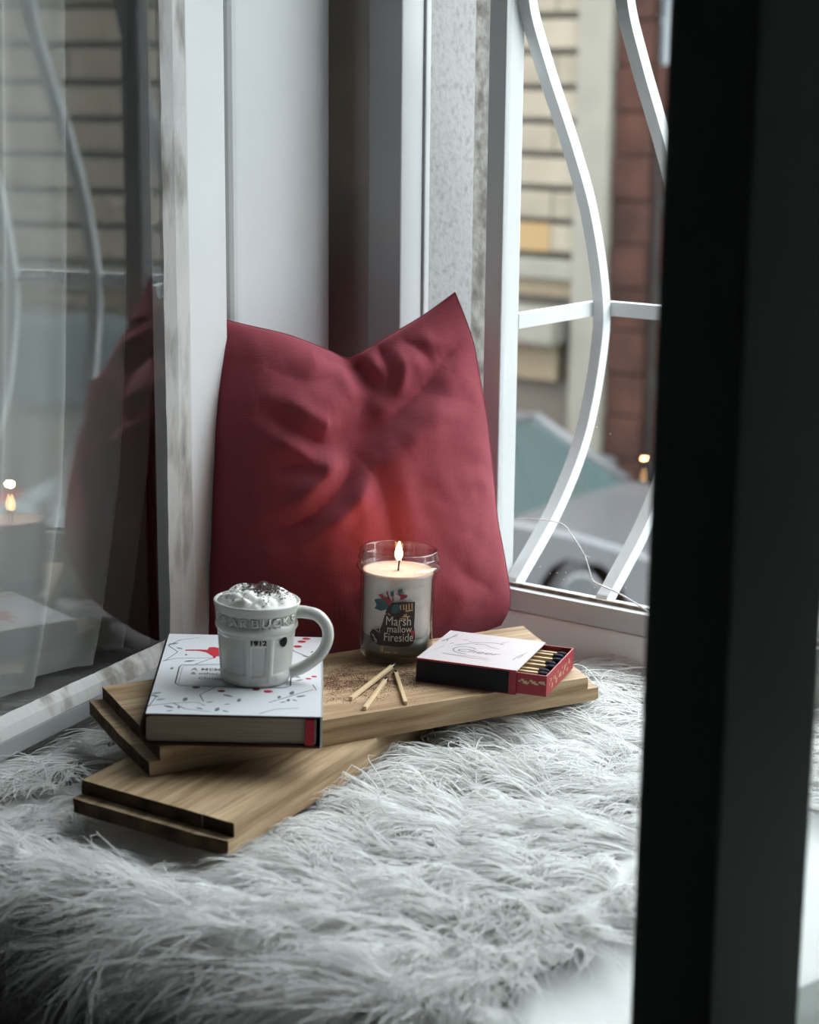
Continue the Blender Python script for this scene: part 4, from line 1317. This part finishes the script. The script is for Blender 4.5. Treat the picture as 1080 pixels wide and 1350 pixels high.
pA = pA + np.array([0, 0, .004])
front = pA + G[..., :1] * pe + G[..., 1:] * pu + HF[..., None] * pn
back = pA + G[..., :1] * pe + G[..., 1:] * pu - HB[..., None] * pn
idx = np.arange(NP * NP).reshape(NP, NP)
bidx = idx + NP * NP
bidx = bidx.copy()
for sl in ((0, slice(None)), (-1, slice(None)), (slice(None), 0), (slice(None), -1)):
    bidx[sl] = idx[sl]
quad = lambda I: [(int(I[j, i]), int(I[j, i + 1]), int(I[j + 1, i + 1]), int(I[j + 1, i])) for j in range(NP - 1) for i in range(NP - 1)]
VV = np.concatenate([front.reshape(-1, 3), back.reshape(-1, 3)])
FFs = quad(idx) + [tuple(reversed(f)) for f in quad(bidx)]
me = mesh('cover', VV, FFs, True)
bm = bmesh.new(); bm.from_mesh(me)
bmesh.ops.delete(bm, geom=[v for v in bm.verts if not v.link_faces], context='VERTS')
bm.to_mesh(me); bm.free()
M_linen = linen()
cush = empty('cushion', (-.09, .075, .02), label='burgundy linen cushion with chopped top leaning in the window corner', cat='cushion')
link('cover', me, M_linen, cush)
seam = [front[0, i] for i in range(0, NP, 3)] + [front[j, -1] for j in range(0, NP, 3)] + [front[-1, i] for i in range(NP - 1, -1, -3)] + [front[j, 0] for j in range(NP - 1, -1, -3)]
tube('seam_piping', [tuple(p) for p in seam], 0.0007, M_linen, cush, 6)

# ------------------------------------------------------------------ fur rug
rug = empty('fur_rug', (0.05, -0.2, 0.002), label='long-haired white fur rug spread over the window seat', cat='rug')
M_back = plain('rug_backing', (0.80, 0.80, 0.79), 0.95, 0.1, var=0.1, scale=60)
X0, X1 = -0.36, 0.392
YB, YF, RC = 0.190, -0.435, 0.055
DROP = 0.30
zc = 0.0045
L1 = YB - YF; L2 = RC * math.pi / 2; LT = L1 + L2 + DROP


def prof_pt(t):
    """across the rug from the back edge, over the front edge of the seat and down: position, tangent, normal (y, z)"""
    t = np.asarray(t, float)
    y = np.where(t < L1, YB - t, 0); z = np.where(t < L1, zc, 0.)
    ty = np.where(t < L1, -1., 0); tz = np.zeros_like(t)
    a = np.clip((t - L1) / RC, 0, math.pi / 2)
    cur_ = t >= L1
    y = np.where(cur_, YF - RC * np.sin(a), y); z = np.where(cur_, zc - RC + RC * np.cos(a), z)
    ty = np.where(cur_, -np.cos(a), ty); tz = np.where(cur_, -np.sin(a), tz)
    dn = t >= L1 + L2
    z = np.where(dn, zc - RC - (t - L1 - L2), z)
    return y, z, ty, tz, tz * 1.0, -ty * 1.0      # normal = (ny, nz): top (0,1), front (-1,0)


nx_, nt_ = 40, 60
V, F = [], []
for j in range(nt_ + 1):
    y, z, *_ = prof_pt(LT * j / nt_)
    for i in range(nx_ + 1):
        x = X0 + (X1 - X0) * i / nx_
        if y > -.03: x = max(x, -.20)
        V.append((x + .004 * math.sin(j * .9) * (1 if i in (0, nx_) else 0), float(y), float(z) - .0005))
for j in range(nt_):
    for i in range(nx_):
        a = j * (nx_ + 1) + i
        F.append((a, a + nx_ + 1, a + nx_ + 2, a + 1))
link('backing', mesh('backing', V, F, True), M_back, rug)


def inside(px, py, poly):
    c = np.zeros(px.shape, bool)
    n = len(poly)
    for i in range(n):
        x0, y0 = poly[i]; x1, y1 = poly[(i + 1) % n]
        m = ((y0 > py) != (y1 > py)) & (px < (x1 - x0) * (py - y0) / (y1 - y0 + 1e-12) + x0)
        c ^= m
    return c


def seg_d(px, py, poly):
    best = np.full(px.shape, 1e9)
    for i in range(len(poly)):
        a = np.array(poly[i]); b_ = np.array(poly[(i + 1) % len(poly)]); d = b_ - a
        k = np.clip(((px - a[0]) * d[0] + (py - a[1]) * d[1]) / (d @ d), 0, 1)
        best = np.minimum(best, np.hypot(px - a[0] - k * d[0], py - a[1] - k * d[1]))
    return best


low_poly = [(-.021, -.382), (.130, -.370), (.056, .036), (-.092, .024)]
top_poly = [(-.139, -.238), (.016, -.333), (.172, .078), (.030, .184)]
cush_poly = [(-.235, -.02), (-.185, -.045), (-.12, -.015), (.06, .19), (.03, .25), (-.235, .2)]


def vnoise(px, py, sc_, seed):
    """smooth value noise on numpy arrays"""
    r_ = np.random.default_rng(seed); T_ = r_.random((64, 64))
    x = px * sc_ + 31.7; y = py * sc_ + 17.3
    xi = np.floor(x).astype(int); yi = np.floor(y).astype(int); fx = x - xi; fy = y - yi
    fx = fx * fx * (3 - 2 * fx); fy = fy * fy * (3 - 2 * fy)
    g = lambda a, b_: T_[a % 64, b_ % 64]
    return (g(xi, yi) * (1 - fx) + g(xi + 1, yi) * fx) * (1 - fy) + (g(xi, yi + 1) * (1 - fx) + g(xi + 1, yi + 1) * fx) * fy


NLK, NST, NS = 4300, 13, 7
lx = rng.uniform(X0, X1, NLK); lt = LT * rng.random(NLK)
y, z, ty, tz, ny, nz = prof_pt(lt)
keep = ~inside(lx, y, low_poly) & ~(inside(lx, y, cush_poly) & (lt < L1))
keep &= ~((lx < -.27) & (y > -.02) & (lt < L1))
lx, lt = lx[keep], lt[keep]
y, z, ty, tz, ny, nz = [a[keep] for a in (y, z, ty, tz, ny, nz)]
n = len(lx)
ang = (vnoise(lx, lt, 6, 3) - .5) * 2.6 + (vnoise(lx, lt, 24, 4) - .5) * 2.0 + rng.normal(0, .22, n)
ang += -0.75                                  # lean of the pile: towards the room and to the left
ang = np.where(lt > L1 - .06, ang * .55 - .1, ang)
ang = np.where((lx > X1 - .05), ang + 1.3 * (lx - (X1 - .05)) / .05, ang)
backz = np.clip((.07 - lt) / .07, 0, 1)
ang = ang + backz * 2.3
length = rng.uniform(.055, .095, n) * np.where(lt > L1, 1.15, 1.0)
under_top = inside(lx, y, top_poly) & (lt < L1)
d_low = seg_d(lx, y, low_poly)
length = np.where(under_top, length * .45, length)
length = np.where((d_low < .055) & (lt < L1), length * np.clip(.5 + (d_low - .02) * 12, .5, 1), length)
# distance to the left casement: keep the pile under its bottom rail
dcas = (lx + .217) * math.cos(R(10.5)) + y * math.sin(R(10.5))
near_c = (lt < L1) & (dcas < .035) & (y < .02)
lift = rng.uniform(.35, .85, n)
lift = np.where((d_low < .04) & (lt < L1), lift * .6, lift)
lift = np.where(under_top, .12, lift)
lift = np.where(near_c, .10, lift); length = np.where(near_c, length * .6, length)
curl = rng.normal(0, .8, n)
S_ = np.linspace(0, 1, NS)


def build_strands():
    N_ = n * NST
    rep = lambda a: np.repeat(a, NST)
    rr = np.sqrt(rng.random(N_)) * rng.uniform(.003, .010, N_); aa = rng.uniform(0, 2 * math.pi, N_)
    ox, ot = rr * np.cos(aa), rr * np.sin(aa)
    L_s = rep(length) * rng.uniform(.70, 1.12, N_)
    A_ = rep(ang) + rng.normal(0, .16, N_); K_ = rep(curl) + rng.normal(0, .35, N_); LF = rep(lift) * rng.uniform(.75, 1.2, N_)
    x0 = rep(lx); t0 = rep(lt)
    P = np.zeros((N_, NS, 3))
    ca = np.zeros(N_); cb = np.zeros(N_); cn = np.zeros(N_)
    ph = rng.uniform(0, 6.28, N_)
    for k, s in enumerate(S_):
        if k:
            ds = S_[k] - S_[k - 1]
            sm = (S_[k] + S_[k - 1]) / 2
            a = A_ + K_ * sm + .25 * np.sin(ph + 5 * sm)
            el = LF * (1.15 - 1.75 * sm)           # rises, then lies over
            ca += np.sin(a) * np.cos(el) * L_s * ds
            cb += np.cos(a) * np.cos(el) * L_s * ds
            cn += np.sin(el) * L_s * ds
        cl = 1 - .90 * s ** .8                      # strands of a lock close up towards the tip
        yy, zz_, tty, ttz, nny, nnz = prof_pt(np.clip(t0 + ot * cl, 0, LT))
        _, _, ty0, tz0, ny0, nz0 = prof_pt(t0)
        h = np.maximum(cn, -.002)
        P[:, k, 0] = x0 + ox * cl + ca
        P[:, k, 1] = yy + ty0 * cb + ny0 * h
        P[:, k, 2] = zz_ + tz0 * cb + nz0 * h
    # strands reaching past the front edge of the seat hang down with it
    over = np.clip(YF - RC * .6 - P[:, :, 1], 0, 1) * (rep(lt) < L1)[:, None]
    P[:, :, 2] -= over * 1.1
    P[:, :, 2] = np.where(P[:, :, 1] > -.43, np.maximum(P[:, :, 2], .0055), P[:, :, 2])
    # strands pressed down by the boards and kept clear of the cushion and sash
    pz = zb(P[:, :, 0], P[:, :, 1]) - .047
    ins = inside(P[:, :, 0], P[:, :, 1], low_poly)
    P[:, :, 2] = np.where(ins & (P[:, :, 2] > pz), np.maximum(pz - .001, .005), P[:, :, 2])
    ins2 = inside(P[:, :, 0], P[:, :, 1], top_poly)
    pz2 = zb(P[:, :, 0], P[:, :, 1]) - .0245
    P[:, :, 2] = np.where(ins2 & (P[:, :, 2] > pz2), pz2 - .001, P[:, :, 2])
    dc = (P[:, :, 0] + .217) * math.cos(R(10.5)) + P[:, :, 1] * math.sin(R(10.5))
    m_c = (dc < .016) & (P[:, :, 1] < .02) & (P[:, :, 2] > .021) & (dc > -.04)
    P[:, :, 2] = np.where(m_c, .021, P[:, :, 2])
    # triangular section
    T = np.gradient(P, axis=1); T /= np.linalg.norm(T, axis=2, keepdims=True) + 1e-9
    upv = np.broadcast_to(np.array([.2, .3, .93]), T.shape)
    Sd = np.cross(T, upv); Sd /= np.linalg.norm(Sd, axis=2, keepdims=True) + 1e-9
    Bd = np.cross(Sd, T)
    wr_ = (rng.uniform(.00050, .00090, N_)[:, None] * (1 - .86 * S_[None] ** 1.6))[..., None]
    ring_ = [P + wr_ * (math.cos(q) * Sd + math.sin(q) * Bd) for q in (math.pi / 2, math.pi * 7 / 6, math.pi * 11 / 6)]
    VV_ = np.stack(ring_, axis=2).reshape(-1, 3)
    base = (np.arange(N_) * NS * 3)[:, None, None]
    kk = (np.arange(NS - 1) * 3)[None, :, None]
    q = np.arange(3)[None, None, :]; q1 = (q + 1) % 3
    Fq = np.stack([base + kk + q, base + kk + q1, base + kk + 3 + q1, base + kk + 3 + q], axis=-1).reshape(-1, 4)
    me = bpy.data.meshes.new('fur_pile')
    nf = len(Fq)
    me.vertices.add(len(VV_)); me.vertices.foreach_set('co', VV_.astype(np.float32).ravel())
    me.loops.add(nf * 4); me.loops.foreach_set('vertex_index', Fq.astype(np.int32).ravel())
    me.polygons.add(nf)
    me.polygons.foreach_set('loop_start', (np.arange(nf) * 4).astype(np.int32))
    me.polygons.foreach_set('use_smooth', np.ones(nf, bool))
    me.update(calc_edges=True)
    return me


def fur_mat():
    m, nt, b = mat_new('white_fur')
    b.inputs['Base Color'].default_value = (0.985, 0.985, 0.975, 1)
    b.inputs['Roughness'].default_value = 0.55
    b.inputs['Specular IOR Level'].default_value = 0.3
    tl = nt.nodes.new('ShaderNodeBsdfTranslucent'); tl.inputs[0].default_value = (0.985, 0.985, 0.975, 1)
    mx = nt.nodes.new('ShaderNodeMixShader'); mx.inputs[0].default_value = 0.55
    out = nt.nodes['Material Output']
    nt.links.new(b.outputs[0], mx.inputs[1]); nt.links.new(tl.outputs[0], mx.inputs[2]); nt.links.new(mx.outputs[0], out.inputs[0])
    return m


link('fur_pile', build_strands(), fur_mat(), rug, kind='stuff')
